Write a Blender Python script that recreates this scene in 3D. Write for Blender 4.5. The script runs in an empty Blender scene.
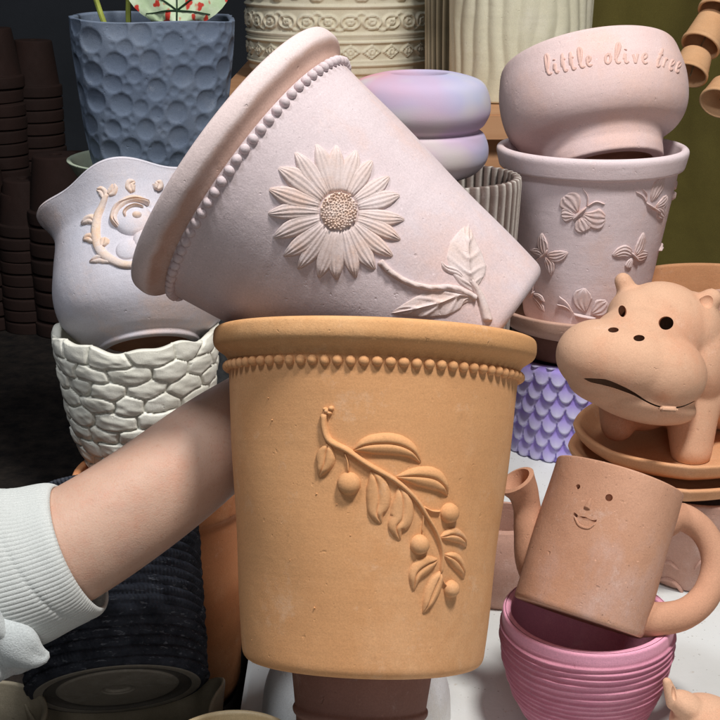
import bpy, bmesh, math, random
import numpy as np
from mathutils import Vector, Matrix, Euler
random.seed(7)
rng = np.random.default_rng(11)
PI = math.pi
scene = bpy.context.scene
COL = scene.collection

# ------------------------------------------------------------------ camera basis
PITCH = math.radians(18); FPX = 1300.0
CAM = Vector((0, 0, .58))
CR = Vector((1, 0, 0)); CU = Vector((0, math.sin(PITCH), math.cos(PITCH))); CF = Vector((0, math.cos(PITCH), -math.sin(PITCH)))
def ray(px, py): return CF + CR*((px-360)/FPX) + CU*((360-py)/FPX)
def P(px, py, d): return CAM + ray(px, py)*d
def camvec(x, y, z): return (CR*x + CU*y + CF*z).normalized()
def frame(o, axis=Vector((0, 0, 1)), spin=0.0):
    z = axis.normalized(); f = Vector((o.x-CAM.x, o.y-CAM.y, o.z-CAM.z))
    y = (f - z*f.dot(z)).normalized(); x = y.cross(z)
    m = Matrix((x, y, z)).transposed().to_4x4()
    m.translation = o
    return m @ Matrix.Rotation(spin, 4, 'Z')

# ------------------------------------------------------------------ object helpers
def tag(o, label=None, cat=None, group=None, kind=None):
    if label: o['label'] = label
    if cat: o['category'] = cat
    if group: o['group'] = group
    if kind: o['kind'] = kind
    return o
def thing(name, label, cat, mat=None, group=None):
    o = bpy.data.objects.new(name, None); COL.objects.link(o)
    o.empty_display_size = .02
    if mat is not None: o.matrix_world = mat
    return tag(o, label, cat, group)
def finish(me, sharp=45):
    me.validate()
    for p in me.polygons: p.use_smooth = True
    try: me.set_sharp_from_angle(angle=math.radians(sharp))
    except Exception: pass
def link(name, me, mat, parent=None, sharp=45, label=None):
    finish(me, sharp)
    me.materials.clear(); me.materials.append(mat)
    o = bpy.data.objects.new(name, me); COL.objects.link(o)
    if parent is not None: o.parent = parent
    if label: o['label'] = label
    return o
def mesh_from(verts, faces):
    me = bpy.data.meshes.new('m')
    me.from_pydata([tuple(v) for v in verts], [], faces); me.update()
    return me

def fillet(pts, seg=5):
    """pts: (r, z[, radius]); open polyline with rounded corners"""
    out = []
    n = len(pts)
    for i, p in enumerate(pts):
        r = p[2] if len(p) > 2 else 0
        c = np.array(p[:2], float)
        if r and 0 < i < n-1:
            a = np.array(pts[i-1][:2], float); b = np.array(pts[i+1][:2], float)
            la = np.linalg.norm(a-c); lb = np.linalg.norm(b-c)
            ra = min(r, la*.48); rb = min(r, lb*.48)
            p0 = c+(a-c)/la*ra; p2 = c+(b-c)/lb*rb
            for k in range(seg+1):
                t = k/seg
                out.append((1-t)**2*p0+2*t*(1-t)*c+t*t*p2)
        else: out.append(c)
    return [tuple(q) for q in out]
def spline(pts, n):
    """Catmull-Rom through pts (any dim), n samples"""
    p = np.array(pts, float)
    if len(p) == 2:
        t = np.linspace(0, 1, n)[:, None]; return p[0]*(1-t)+p[1]*t
    p = np.vstack([2*p[0]-p[1], p, 2*p[-1]-p[-2]])
    seg = len(p)-3
    ts = np.linspace(0, seg-1e-9, n); out = []
    for t in ts:
        i = int(t); f = t-i
        a, b, c, d = p[i], p[i+1], p[i+2], p[i+3]
        out.append(.5*((2*b)+(-a+c)*f+(2*a-5*b+4*c-d)*f*f+(-a+3*b-3*c+d)*f**3))
    return np.array(out)
def dens(pts, step):
    """subdivide a polyline so no segment is longer than step"""
    out = [pts[0]]
    for a, b in zip(pts[:-1], pts[1:]):
        L = math.hypot(b[0]-a[0], b[1]-a[1]); k = max(1, int(math.ceil(L/step)))
        for j in range(1, k+1):
            out.append((a[0]+(b[0]-a[0])*j/k, a[1]+(b[1]-a[1])*j/k))
    return out
def lathe(prof, n=96, closed=False, disp=None, attr=None, shape=None):
    """prof (r,z) list; disp(theta, z, r, k)->(dr,dz) arrays"""
    pr = np.array(prof, float); m = len(pr)
    th = np.linspace(0, 2*PI, n, endpoint=False)
    T, K = np.meshgrid(th, np.arange(m))
    Rr = pr[K, 0].copy(); Z = pr[K, 1].copy()
    A = None
    if disp is not None:
        res = disp(T, Z, Rr, K/(m-1))
        dr, dz = res[0], res[1]
        if len(res) > 2: A = res[2]
        ok = pr[K, 0] > 1e-6
        Rr = Rr+np.where(ok, dr, 0); Z = Z+np.where(ok, dz, 0)
    S = 1.0 if shape is None else shape(T)
    X = Rr*np.cos(T)*S; Y = Rr*np.sin(T)*S
    verts = []; idx = np.zeros((m, n), int)
    cols = []
    for k in range(m):
        if pr[k, 0] < 1e-6:
            idx[k, :] = len(verts); verts.append((0, 0, Z[k, 0])); cols.append(0 if A is None else float(A[k, 0]))
        else:
            idx[k, :] = np.arange(len(verts), len(verts)+n)
            verts.extend(zip(X[k].tolist(), Y[k].tolist(), Z[k].tolist()))
            if A is not None: cols.extend(A[k].tolist())
            else: cols.extend([0]*n)
    faces = []
    rng_k = range(m if closed else m-1)
    for k in rng_k:
        k2 = (k+1) % m
        a = idx[k]; b = idx[k2]
        for i in range(n):
            j = (i+1) % n
            q = [int(a[i]), int(a[j]), int(b[j]), int(b[i])]
            u = []
            for x in q:
                if x not in u: u.append(x)
            if len(u) >= 3: faces.append(u)
    me = mesh_from(verts, faces)
    if A is not None:
        at = me.attributes.new('tint', 'FLOAT', 'POINT')
        at.data.foreach_set('value', cols)
    return me
def hsh(a, b=0): 
    return np.mod(np.sin(a*127.1+b*311.7+1.3)*43758.5453, 1.0)
def vnoise(x, y, py=None):
    """value noise; periodic in y with integer period py"""
    xi = np.floor(x); yi = np.floor(y); fx = x-xi; fy = y-yi
    fx = fx*fx*(3-2*fx); fy = fy*fy*(3-2*fy)
    y0 = yi; y1 = yi+1
    if py: y0 = np.mod(y0, py); y1 = np.mod(y1, py)
    return (hsh(xi, y0)*(1-fx)+hsh(xi+1, y0)*fx)*(1-fy)+(hsh(xi, y1)*(1-fx)+hsh(xi+1, y1)*fx)*fy
def sphere_bm(bm, c, r, sub=2, rot=None):
    if not hasattr(r, '__len__'): r = (r, r, r)
    M = Matrix.Translation(c) @ ((rot.to_4x4() if rot is not None else Matrix.Identity(4))) @ Matrix.Diagonal((*r, 1))
    bmesh.ops.create_icosphere(bm, subdivisions=sub, radius=1, matrix=M)
def bm_mesh(bm):
    me = bpy.data.meshes.new('m'); bm.to_mesh(me); bm.free(); return me
def baked(me, mods):
    """apply modifiers through the depsgraph, return a plain mesh"""
    o = bpy.data.objects.new('tmp', me); COL.objects.link(o)
    for kind, props in mods:
        m = o.modifiers.new(kind, kind)
        for k, v in props.items(): setattr(m, k, v)
    dg = bpy.context.evaluated_depsgraph_get()
    out = bpy.data.meshes.new_from_object(o.evaluated_get(dg))
    bpy.data.objects.remove(o, do_unlink=True)
    return out
def tube_mesh(path, radii, n=16, flat=None, caps=True, disp=None):
    """generalised tube through 3D points; flat=(ref dir, ratio) squashes"""
    P3 = [Vector(p) for p in path]; m = len(P3)
    tang = [(P3[min(i+1, m-1)]-P3[max(i-1, 0)]).normalized() for i in range(m)]
    ref = Vector((0, 0, 1)) if abs(tang[0].z) < .9 else Vector((0, 1, 0))
    u = (ref - tang[0]*ref.dot(tang[0])).normalized()
    verts = []; faces = []
    for i in range(m):
        u = (u - tang[i]*u.dot(tang[i])).normalized(); v = tang[i].cross(u)
        for j in range(n):
            a = 2*PI*j/n; rr = radii[i]
            ru = rv = 1.0
            if flat: rv = flat
            d = disp(i/(m-1), a) if disp else 0
            verts.append(P3[i]+(u*math.cos(a)*ru+v*math.sin(a)*rv)*(rr+d))
    for i in range(m-1):
        for j in range(n):
            k = (j+1) % n
            faces.append((i*n+j, i*n+k, (i+1)*n+k, (i+1)*n+j))
    if caps:
        verts.append(P3[0]-tang[0]*radii[0]*.5); c0 = len(verts)-1
        verts.append(P3[-1]+tang[-1]*radii[-1]*.5); c1 = len(verts)-1
        for j in range(n):
            k = (j+1) % n
            faces.append((c0, k, j)); faces.append((c1, (m-1)*n+j, (m-1)*n+k))
    return mesh_from(verts, faces)
def box_mesh(x0, x1, y0, y1, z0, z1, bev=.002):
    bm = bmesh.new()
    bmesh.ops.create_cube(bm, size=1, matrix=Matrix.Translation(((x0+x1)/2, (y0+y1)/2, (z0+z1)/2)) @ Matrix.Diagonal((x1-x0, y1-y0, z1-z0, 1)))
    if bev: bmesh.ops.bevel(bm, geom=bm.edges[:], offset=bev, segments=2, affect='EDGES')
    return bm_mesh(bm)

# ------------------------------------------------------------------ materials
def lin(c):
    return tuple(((v/255)/12.92 if v/255 <= .04045 else ((v/255+.055)/1.055)**2.4) for v in c)+(1,)
class NT:
    def __init__(s, name):
        s.m = bpy.data.materials.new(name); s.m.use_nodes = True; s.t = s.m.node_tree; s.n = s.t.nodes; s.l = s.t.links
        s.b = s.n['Principled BSDF']; s.co = s.n.new('ShaderNodeTexCoord').outputs['Object']
    def noise(s, scale, detail=4, rough=.6, vec=None, stretch=None):
        v = vec or s.co
        if stretch:
            mp = s.n.new('ShaderNodeMapping'); mp.inputs['Scale'].default_value = stretch
            s.l.new(v, mp.inputs['Vector']); v = mp.outputs[0]
        k = s.n.new('ShaderNodeTexNoise'); k.inputs['Scale'].default_value = scale
        k.inputs['Detail'].default_value = detail; k.inputs['Roughness'].default_value = rough
        s.l.new(v, k.inputs['Vector']); return k.outputs['Fac']
    def ramp(s, fac, a, b, lo=0.0, hi=1.0):
        k = s.n.new('ShaderNodeMapRange'); k.inputs[1].default_value = a; k.inputs[2].default_value = b
        k.inputs[3].default_value = lo; k.inputs[4].default_value = hi
        s.l.new(fac, k.inputs[0]); return k.outputs[0]
    def mix(s, fac, a, b):
        k = s.n.new('ShaderNodeMix'); k.data_type = 'RGBA'
        for sock, v in ((k.inputs[0], fac), (k.inputs[6], a), (k.inputs[7], b)):
            if isinstance(v, (int, float, tuple)): sock.default_value = v
            else: s.l.new(v, sock)
        return k.outputs[2]
    def math(s, op, a, b=0.0):
        k = s.n.new('ShaderNodeMath'); k.operation = op
        for sock, v in ((k.inputs[0], a), (k.inputs[1], b)):
            if isinstance(v, (int, float)): sock.default_value = v
            else: s.l.new(v, sock)
        return k.outputs[0]
    def attr(s, name='tint'):
        k = s.n.new('ShaderNodeAttribute'); k.attribute_name = name; return k.outputs['Fac']
    def sep(s):
        k = s.n.new('ShaderNodeSeparateXYZ'); s.l.new(s.co, k.inputs[0]); return k.outputs
    def bump(s, h, dist, strength=1.0, prev=None):
        k = s.n.new('ShaderNodeBump'); k.inputs['Distance'].default_value = dist; k.inputs['Strength'].default_value = strength
        s.l.new(h, k.inputs['Height'])
        if prev is not None: s.l.new(prev, k.inputs['Normal'])
        return k.outputs[0]
    def done(s, col, rough=.8, nrm=None, spec=.3, coat=0):
        if isinstance(col, tuple): s.b.inputs['Base Color'].default_value = col
        else: s.l.new(col, s.b.inputs['Base Color'])
        if isinstance(rough, (int, float)): s.b.inputs['Roughness'].default_value = rough
        else: s.l.new(rough, s.b.inputs['Roughness'])
        s.b.inputs['Specular IOR Level'].default_value = spec
        if coat: s.b.inputs['Coat Weight'].default_value = coat; s.b.inputs['Coat Roughness'].default_value = .25
        if nrm is not None: s.l.new(nrm, s.b.inputs['Normal'])
        return s.m
def clay(name, c1, c2, c3=None, mott=14, speck=.5, rough=.85, bump=1.0, spec=.25, attr_col=None, band=None, streak=True):
    """fired clay: large mottling between c1 and c2, blotches of c3, grain, pits and dust"""
    s = NT(name)
    f1 = s.ramp(s.noise(mott, 5, .6), .32, .68)
    col = s.mix(f1, lin(c1), lin(c2))
    if c3:
        f = s.ramp(s.noise(mott*.7+3.1, 6, .7, stretch=(1, 1, .8)), .50, .68, 0, .85)
        col = s.mix(f, col, lin(c3))
        f = s.ramp(s.noise(mott*2.3+5, 7, .8), .58, .74, 0, .4); col = s.mix(f, col, lin(tuple(min(255, v*.55+110) for v in c3)))
        f = s.ramp(s.noise(mott*1.4+9, 6, .75, stretch=(1.3, 1, .6)), .62, .76, 0, .4); col = s.mix(f, col, lin(tuple(v*.80 for v in c1)))
    if streak:   # faint wheel-turning streaks
        f = s.ramp(s.noise(60, 3, .6, stretch=(.05, .05, 2.2)), .45, .75, 0, .22)
        col = s.mix(f, col, lin(tuple(min(255, v*.86) for v in c1)))
    if attr_col: col = s.mix(s.attr(), col, lin(attr_col))
    if band:     # (z0, z1, colour): glaze that stops at a height
        z = s.sep()[2]; fb = s.ramp(s.math('ADD', z, s.math('MULTIPLY', s.noise(60), .004)), band[0], band[1])
        col = s.mix(fb, col, lin(band[2]))
    g = s.ramp(s.noise(900, 3, .7), .3, .7, .88, 1.08)
    k = s.n.new('ShaderNodeVectorMath'); k.operation = 'SCALE'; s.l.new(col, k.inputs[0]); s.l.new(g, k.inputs['Scale']); col = k.outputs[0]
    if speck:
        f = s.ramp(s.noise(420, 2, .5), .70, .76, 0, speck*.7); col = s.mix(f, col, lin(tuple(v*.62 for v in c1)))
        f = s.ramp(s.noise(260, 2, .5, stretch=(1, 1, 1.3)), .71, .77, 0, speck*.6); col = s.mix(f, col, lin(tuple(min(255, v*1.18+10) for v in c1)))
    n = s.bump(s.noise(38, 4, .6), .0012*bump, .7)
    n = s.bump(s.noise(900, 3, .7), .00022*bump, .8, n)
    if streak: n = s.bump(s.noise(90, 3, .6, stretch=(.06, .06, 2.5)), .00028*bump, .5, n)
    pit = s.ramp(s.noise(180, 2, .5), .22, .30, 0, 1)
    n = s.bump(pit, .0004*bump, .8, n)
    return s.done(col, s.ramp(s.noise(50), .3, .7, rough-.06, min(1, rough+.06)), n, spec)

M = {}
M['orange'] = clay('ochre_terracotta', (214, 161, 113), (206, 149, 101), (221, 172, 128), mott=9, speck=.25, bump=.6)
M['orange_rim'] = clay('ochre_terracotta_rim', (212, 160, 110), (202, 148, 98), (220, 172, 124), mott=12, speck=.6)
M['lilac'] = clay('dusted_terracotta', (208, 194, 197), (198, 181, 184), (210, 180, 172), mott=9, speck=.5, bump=1)
M['lilac_rim'] = clay('dusted_terracotta_rim', (198, 166, 154), (184, 150, 136), (210, 186, 180), mott=10, speck=.4, band=(.2005, .2035, (214, 196, 194)))
M['lilac_relief'] = clay('rubbed_terracotta_relief', (213, 198, 197), (206, 185, 178), (210, 180, 166), mott=60, speck=.2)
M['flower_center'] = clay('rubbed_flower_center', (220, 204, 198), (214, 186, 168), (212, 180, 158), mott=120, speck=.2)
M['vase'] = clay('blue_white_wash', (204, 204, 216), (212, 203, 208), (226, 200, 190), mott=11, speck=.25)
M['vase_relief'] = clay('ochre_washed_relief', (228, 200, 178), (214, 206, 208), (226, 182, 144), mott=60, speck=.1)
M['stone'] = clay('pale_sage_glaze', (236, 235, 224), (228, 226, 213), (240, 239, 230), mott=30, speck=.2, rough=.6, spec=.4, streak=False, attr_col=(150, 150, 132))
M['blue'] = clay('slate_blue_glaze', (104, 117, 136), (94, 106, 126), (116, 126, 142), mott=14, speck=.25, rough=.7, streak=False)
M['bowl'] = clay('pink_white_wash', (230, 206, 204), (224, 194, 190), (232, 196, 184), mott=9, speck=.5)
M['letter'] = clay('bare_letter_clay', (228, 192, 182), (220, 182, 170), None, mott=60, speck=0)
M['butterfly_pot'] = clay('grey_lilac_wash', (232, 216, 220), (232, 212, 214), (232, 202, 194), mott=9, speck=.35)
M['butterfly'] = clay('rubbed_butterfly_clay', (222, 198, 194), (226, 206, 206), (216, 178, 166), mott=80, speck=.1)
M['saucer'] = clay('rosy_terracotta', (206, 168, 150), (198, 156, 136), (214, 182, 168), mott=12, speck=.4)
M['hippo'] = clay('bisque_terracotta', (216, 175, 146), (208, 163, 134), (212, 157, 126), mott=10, speck=.3, bump=1.1, streak=False)
M['can'] = clay('rosy_speckled_terracotta', (200, 154, 128), (192, 142, 114), (198, 164, 152), mott=10, speck=1.0, bump=1.2, streak=False)
M['handle'] = clay('speckled_handle_clay', (202, 154, 126), (192, 142, 114), None, mott=12, speck=.8, streak=False)
M['pink'] = clay('bubblegum_pink', (216, 148, 170), (206, 136, 160), (222, 160, 178), mott=12, speck=.15, rough=.6, spec=.4, streak=False, attr_col=(238, 168, 194))
M['relief_bowl'] = clay('red_brown_terracotta', (196, 156, 140), (184, 140, 122), (206, 172, 160), mott=10, speck=.6)
M['brown'] = clay('umber_terracotta', (134, 98, 88), (120, 86, 76), (146, 112, 102), mott=16, speck=.5)
M['umber'] = clay('unglazed_base_clay', (150, 104, 80), (134, 90, 68), None, mott=30, speck=.3)
M['dark_terra'] = clay('aged_terracotta', (206, 138, 92), (190, 122, 80), (214, 156, 114), mott=10, speck=.5)
M['plain_terra'] = clay('new_terracotta', (214, 160, 118), (204, 148, 106), (220, 172, 134), mott=8, speck=.4)
M['stack_terra'] = clay('shade_darkened_terracotta', (44, 28, 24), (36, 24, 21), None, mott=12, speck=.5)  # near-black tone puts the back corner's shade into the clay colour
M['bell'] = clay('peach_terracotta', (224, 178, 136), (214, 164, 120), None, mott=20, speck=.3)
M['cream'] = clay('cream_bisque', (222, 216, 194), (214, 207, 184), (228, 222, 204), mott=9, speck=.2, streak=False, attr_col=(180, 174, 146))
M['cream_flute'] = clay('ivory_glaze', (222, 218, 194), (212, 208, 182), (226, 222, 204), mott=8, speck=.1, rough=.5, spec=.4)
M['rib'] = clay('washed_rib_clay', (118, 100, 94), (100, 84, 78), (140, 124, 118), mott=20, speck=.3, attr_col=(226, 220, 212))
M['darkrib'] = clay('dark_rib_clay', (104, 96, 76), (86, 80, 62), None, mott=20, speck=.1, attr_col=(216, 208, 180))
M['green_glaze'] = clay('celadon_glaze', (186, 196, 176), (174, 186, 164), None, mott=14, speck=.2, rough=.4, spec=.5)
M['charcoal'] = clay('charcoal_cement', (58, 60, 62), (44, 46, 49), (78, 80, 82), mott=60, speck=.8)
M['dull_white'] = clay('chipped_white_glaze', (232, 235, 236), (222, 226, 227), (208, 206, 196), mott=12, speck=.6, rough=.35, spec=.5, streak=False)
M['ivory_bowl'] = clay('ivory_bowl_glaze', (170, 160, 140), (150, 140, 120), None, mott=20, speck=.3, rough=.5)
M['brass_rim'] = clay('buff_glaze', (214, 196, 158), (196, 172, 132), None, mott=20, speck=.2, rough=.4, spec=.5)

def cord_mat():
    s = NT('blackened_cord')
    col = s.mix(s.ramp(s.noise(70, 4), .35, .7), lin((36, 39, 47)), lin((66, 70, 80)))
    f = s.ramp(s.noise(300, 3, .6, stretch=(.4, .4, 1.6)),   .60, .68, 0, .7); col = s.mix(f, col, lin((116, 120, 128)))
    n = s.bump(s.noise(260, 4, .7, stretch=(.5, .5, 1.4)), .0012, .9)
    return s.done(col, .85, n, .25)
M['cord'] = cord_mat()
M['cord_base'] = clay('dusty_cement_base', (150, 142, 130), (132, 126, 114), (166, 158, 146), mott=24, speck=.6, streak=False, attr_col=(58, 56, 54))
def skin_mat():
    s = NT('skin')
    col = s.mix(s.ramp(s.noise(22, 5), .3, .7), lin((206, 172, 152)), lin((194, 156, 136)))
    f = s.ramp(s.noise(46, 5, .75), .50, .68, 0, .45); col = s.mix(f, col, lin((200, 146, 124)))
    f = s.ramp(s.noise(420, 3, .7), .56, .68, 0, .35); col = s.mix(f, col, lin((182, 134, 110)))
    f = s.ramp(s.noise(30, 2, .5, stretch=(.6, 1, 1.6)), .60, .72, 0, .22); col = s.mix(f, col, lin((170, 150, 142)))
    v = s.n.new('ShaderNodeTexVoronoi'); v.inputs['Scale'].default_value = 900; s.l.new(s.co, v.inputs['Vector'])
    n = s.bump(v.outputs['Distance'], .00014, .7); n = s.bump(s.noise(34, 4, .6), .0009, .6, n)
    m = s.done(col, s.ramp(s.noise(90), .3, .7, .48, .62), n, .35)
    s.b.inputs['Subsurface Weight'].default_value = .12
    s.b.inputs['Subsurface Radius'].default_value = (.012, .005, .003)
    s.b.inputs['Subsurface Scale'].default_value = .4
    return m
M['skin'] = skin_mat()
M['nail'] = clay('fingernail', (228, 188, 174), (224, 182, 168), None, mott=20, speck=0, rough=.35, bump=.1)
def cloth_mat(name, c, fine=1500, b=.0003):
    s = NT(name)
    col = s.mix(s.ramp(s.noise(12, 3), .3, .7), lin(c), lin(tuple(v*.95 for v in c)))
    f = s.ramp(s.noise(fine, 2, .6), .35, .65, .86, 1.06)
    k = s.n.new('ShaderNodeVectorMath'); k.operation = 'SCALE'; s.l.new(col, k.inputs[0]); s.l.new(f, k.inputs['Scale'])
    n = s.bump(s.noise(fine, 2), b, 1); n = s.bump(s.noise(60, 3), .0007, .5, n)
    m = s.done(k.outputs[0], .95, n, .15)
    s.b.inputs['Sheen Weight'].default_value = .25
    return m
M['cuff'] = cloth_mat('rib_knit', (202, 206, 204)); M['sleeve'] = cloth_mat('sweatshirt_jersey', (192, 198, 199), 900, .0004)
def purple_mat():
    s = NT('lavender_glaze')
    col = s.mix(s.ramp(s.noise(20, 3), .3, .7), lin((164, 144, 224)), lin((154, 134, 214)))
    col = s.mix(s.attr(), col, lin((208, 206, 234)))
    return s.done(col, .6, s.bump(s.noise(500, 3), .0002, .7), .35)
M['purple'] = purple_mat()
def irid_mat():
    s = NT('opal_gradient_paint')
    xx = s.sep()[0]
    a = s.ramp(s.math('ADD', s.noise(9, 1, .4, stretch=(1, 1, 1.4)), s.math('MULTIPLY', xx, -4.0)), .28, .60)
    col = s.mix(a, lin((188, 170, 196)), lin((216, 160, 170)))
    b = s.ramp(s.noise(12, 1, .4, stretch=(1.2, 1, 2)), .40, .72); col = s.mix(b, col, lin((168, 180, 212)))
    c = s.ramp(s.noise(15, 1, .4, stretch=(1, 1.4, 1.7)), .48, .76); col = s.mix(c, col, lin((202, 196, 192)))
    return s.done(col, .9, s.bump(s.noise(700, 3), .0002, .6), .12)
M['opal'] = irid_mat()
def terrazzo():
    s = NT('white_speckled_tabletop')
    col = s.mix(s.ramp(s.noise(8, 4), .3, .7), lin((216, 219, 219)), lin((204, 207, 206)))
    v = s.n.new('ShaderNodeTexVoronoi'); v.inputs['Scale'].default_value = 260; s.l.new(s.co, v.inputs['Vector'])
    f = s.ramp(v.outputs['Distance'], .12, .2, 1, 0)
    sel = s.ramp(s.noise(120, 2), .52, .6)
    col = s.mix(s.math('MULTIPLY', s.math('MULTIPLY', f, sel), .65), col, lin((118, 112, 102)))
    f2 = s.ramp(s.noise(5, 5, .7), .5, .75, 0, .5); col = s.mix(f2, col, lin((186, 182, 170)))
    f3 = s.ramp(s.noise(60, 3, .7), .66, .74, 0, .5); col = s.mix(f3, col, lin((168, 150, 126)))
    return s.done(col, .55, s.bump(s.noise(300, 3), .0003, .6), .35)
M['table'] = terrazzo()
def wood():
    s = NT('orange_pine')
    f = s.ramp(s.noise(14, 5, .6, stretch=(.15, 1.5, 2)), .3, .7)
    col = s.mix(f, lin((202, 156, 118)), lin((176, 126, 88)))
    return s.done(col, .65, s.bump(f, .0006, .6), .3)
M['wood'] = wood()
def ground_m():
    s = NT('dark_soil_floor')
    col = s.mix(s.ramp(s.noise(40, 6, .7), .35, .7), lin((26, 25, 26)), lin((52, 46, 42)))
    return s.done(col, .95, s.bump(s.noise(90, 5, .7), .004, 1), .1)
M['ground'] = ground_m()
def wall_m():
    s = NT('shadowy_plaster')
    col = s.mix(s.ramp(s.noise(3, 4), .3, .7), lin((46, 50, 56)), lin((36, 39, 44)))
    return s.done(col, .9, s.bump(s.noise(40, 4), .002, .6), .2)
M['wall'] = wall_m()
def green_m():
    s = NT('olive_cloth')
    col = s.mix(s.ramp(s.noise(4, 4), .35, .65), lin((112, 102, 52)), lin((92, 82, 42)))
    f = s.ramp(s.noise(600, 2), .3, .7, .85, 1.1)
    k = s.n.new('ShaderNodeVectorMath'); k.operation = 'SCALE'; s.l.new(col, k.inputs[0]); s.l.new(f, k.inputs['Scale'])
    return s.done(k.outputs[0], .9, s.bump(s.noise(700, 2), .0005, .8), .2)
M['olive'] = green_m()
def plain(name, c, rough=.6, spec=.3):
    s = NT(name)
    col = s.mix(s.ramp(s.noise(80, 3), .3, .7), lin(c), lin(tuple(v*.85 for v in c)))
    return s.done(col, rough, s.bump(s.noise(300, 3), .0003, .5), spec)
M['stem'] = plain('yellow_green_stem', (168, 178, 84)); M['vein'] = plain('dark_leaf_vein', (40, 66, 44))
M['rope'] = plain('jute_string', (150, 128, 96), .9); M['tooth'] = clay('pale_tooth_clay', (230, 200, 172), (226, 192, 162), None, speck=.1)
def caladium():
    s = NT('caladium_leaf')
    col = s.mix(s.ramp(s.noise(60, 3), .4, .6), lin((186, 208, 168)), lin((206, 220, 190)))
    col = s.mix(s.ramp(s.noise(70, 2, .5, stretch=(1, 1, .7)), .56, .60), col, lin((196, 62, 50)))
    return s.done(col, .5, s.bump(s.noise(200, 3), .0005, .5), .4)
M['caladium'] = caladium()

# ------------------------------------------------------------------ reliefs on a turned surface
class Surf:
    def __init__(s, mat, rz):                 # rz: list of (z, r) increasing z
        s.mat = mat; s.inv = mat.inverted(); s.z = np.array([a[0] for a in rz]); s.r = np.array([a[1] for a in rz])
        s.rm = float(s.r.mean()); s.zmin = -1
    def rad(s, z): return float(np.interp(z, s.z, s.r))
    def hit(s, px, py):
        o = s.inv @ CAM; d = (s.inv.to_3x3() @ ray(px, py)).normalized()
        t0 = max(0, (s.mat.translation-CAM).length-.35); best = (9, t0)
        for i in range(1400):
            t = t0+i*.0005; q = o+d*t
            f = math.hypot(q.x, q.y)-s.rad(q.z)
            if f < 0: break
            if f < best[0]: best = (f, t)
        else: q = o+d*best[1]
        return (math.atan2(q.y, q.x), max(q.z, s.zmin))
    def flat(s, pts):
        out = []
        for p in pts:
            th, z = s.hit(*p)
            th = (th+PI/2+PI) % (2*PI)-PI     # 0 = facing the camera
            out.append((th*s.rm, z))
        return np.array(out)
    def pt(s, sx, z, h):
        th = sx/s.rm-PI/2; r = s.rad(z)
        dr = (s.rad(z+.002)-s.rad(z-.002))/.004
        n = Vector((math.cos(th), math.sin(th), -dr)).normalized()
        return Vector((r*math.cos(th), r*math.sin(th), z))+n*h
def ribbon_vf(surf, fl, widths, h, N=20, Mx=8, mode='round', off=0, verts=None, faces=None, sink=.0006, skew=0):
    """fl: flat spine control points; widths: full half-widths (m) along it; appends to verts/faces"""
    sp = spline(fl, N); w = np.interp(np.linspace(0, 1, N), np.linspace(0, 1, len(widths)), widths)
    d = np.gradient(sp, axis=0); d /= (np.linalg.norm(d, axis=1)[:, None]+1e-12); nrm = np.stack([-d[:, 1], d[:, 0]], 1)
    b = len(verts)
    for i in range(N):
        u = i/(N-1); endf = min(1, w[i]/(max(w)+1e-9)*1.6)
        for j in range(Mx+1):
            v = -1+2*j/Mx
            p = sp[i]+nrm[i]*w[i]*v
            e = max(0, 1-v*v)
            if mode == 'round': hh = h*math.sqrt(e)*endf
            elif mode == 'leaf':                      # swollen halves, deep midrib groove, S profile
                hh = h*(e**.75)*endf*(1-.50*math.exp(-((v-.05+skew)/.10)**2))*(.72+.28*abs(v)**.5)
            elif mode == 'petal':
                hh = h*(e**.4)*endf*(.62+.38*u)*(1-.22*(.5+.5*math.cos(v*PI*4.2+u*1.5)))
            elif mode == 'rope': hh = h*math.sqrt(e)*endf*(1+.12*math.sin(u*N*1.0+v*2.2))
            elif mode == 'wing':
                hh = h*(e**.3)*endf*(1-.45*(.5+.5*math.cos(v*PI*3.5)))
            elif mode == 'veined':
                mid = math.exp(-(v/.1)**2); side = max(0, math.sin((u*9-abs(v)*2.2)*PI))**4
                hh = h*endf*(.45*(e**.4)+.5*mid+.35*side*e)
            else: hh = h*endf
            if j in (0, Mx): hh = -sink
            if (i in (0, N-1)) and mode != 'x': hh = min(hh, -sink)
            verts.append(surf.pt(p[0], p[1], hh+(off if 0 < j < Mx and 0 < i < N-1 else 0)))
    for i in range(N-1):
        for j in range(Mx):
            a = b+i*(Mx+1)+j
            faces.append((a, a+1, a+Mx+2, a+Mx+1))
def ribbon(surf, px, wpx, mpp, h, name, mat, parent, **k):
    v, f = [], []
    ribbon_vf(surf, surf.flat(px), [a*mpp for a in wpx], h, verts=v, faces=f, **k)
    return link(name, mesh_from(v, f), mat, parent, 70)
def disc_vf(surf, c, r, h, verts, faces, rings=6, n=22, bumpy=0):
    b = len(verts); verts.append(surf.pt(c[0], c[1], h))
    for i in range(1, rings+1):
        q = i/rings
        for j in range(n):
            a = 2*PI*j/n
            hh = h*math.sqrt(max(0, 1-q*q)) if i < rings else -.0006
            verts.append(surf.pt(c[0]+r*q*math.cos(a), c[1]+r*q*math.sin(a), hh))
    for j in range(n): faces.append((b, b+1+j, b+1+(j+1) % n))
    for i in range(rings-1):
        for j in range(n):
            a = b+1+i*n+j; c2 = b+1+i*n+(j+1) % n
            faces.append((a, a+n, c2+n, c2))
def disc(surf, px, rpx, mpp, h, name, mat, parent):
    v, f = [], []; disc_vf(surf, surf.flat([px])[0], rpx*mpp, h, v, f)
    return link(name, mesh_from(v, f), mat, parent, 60)

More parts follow.
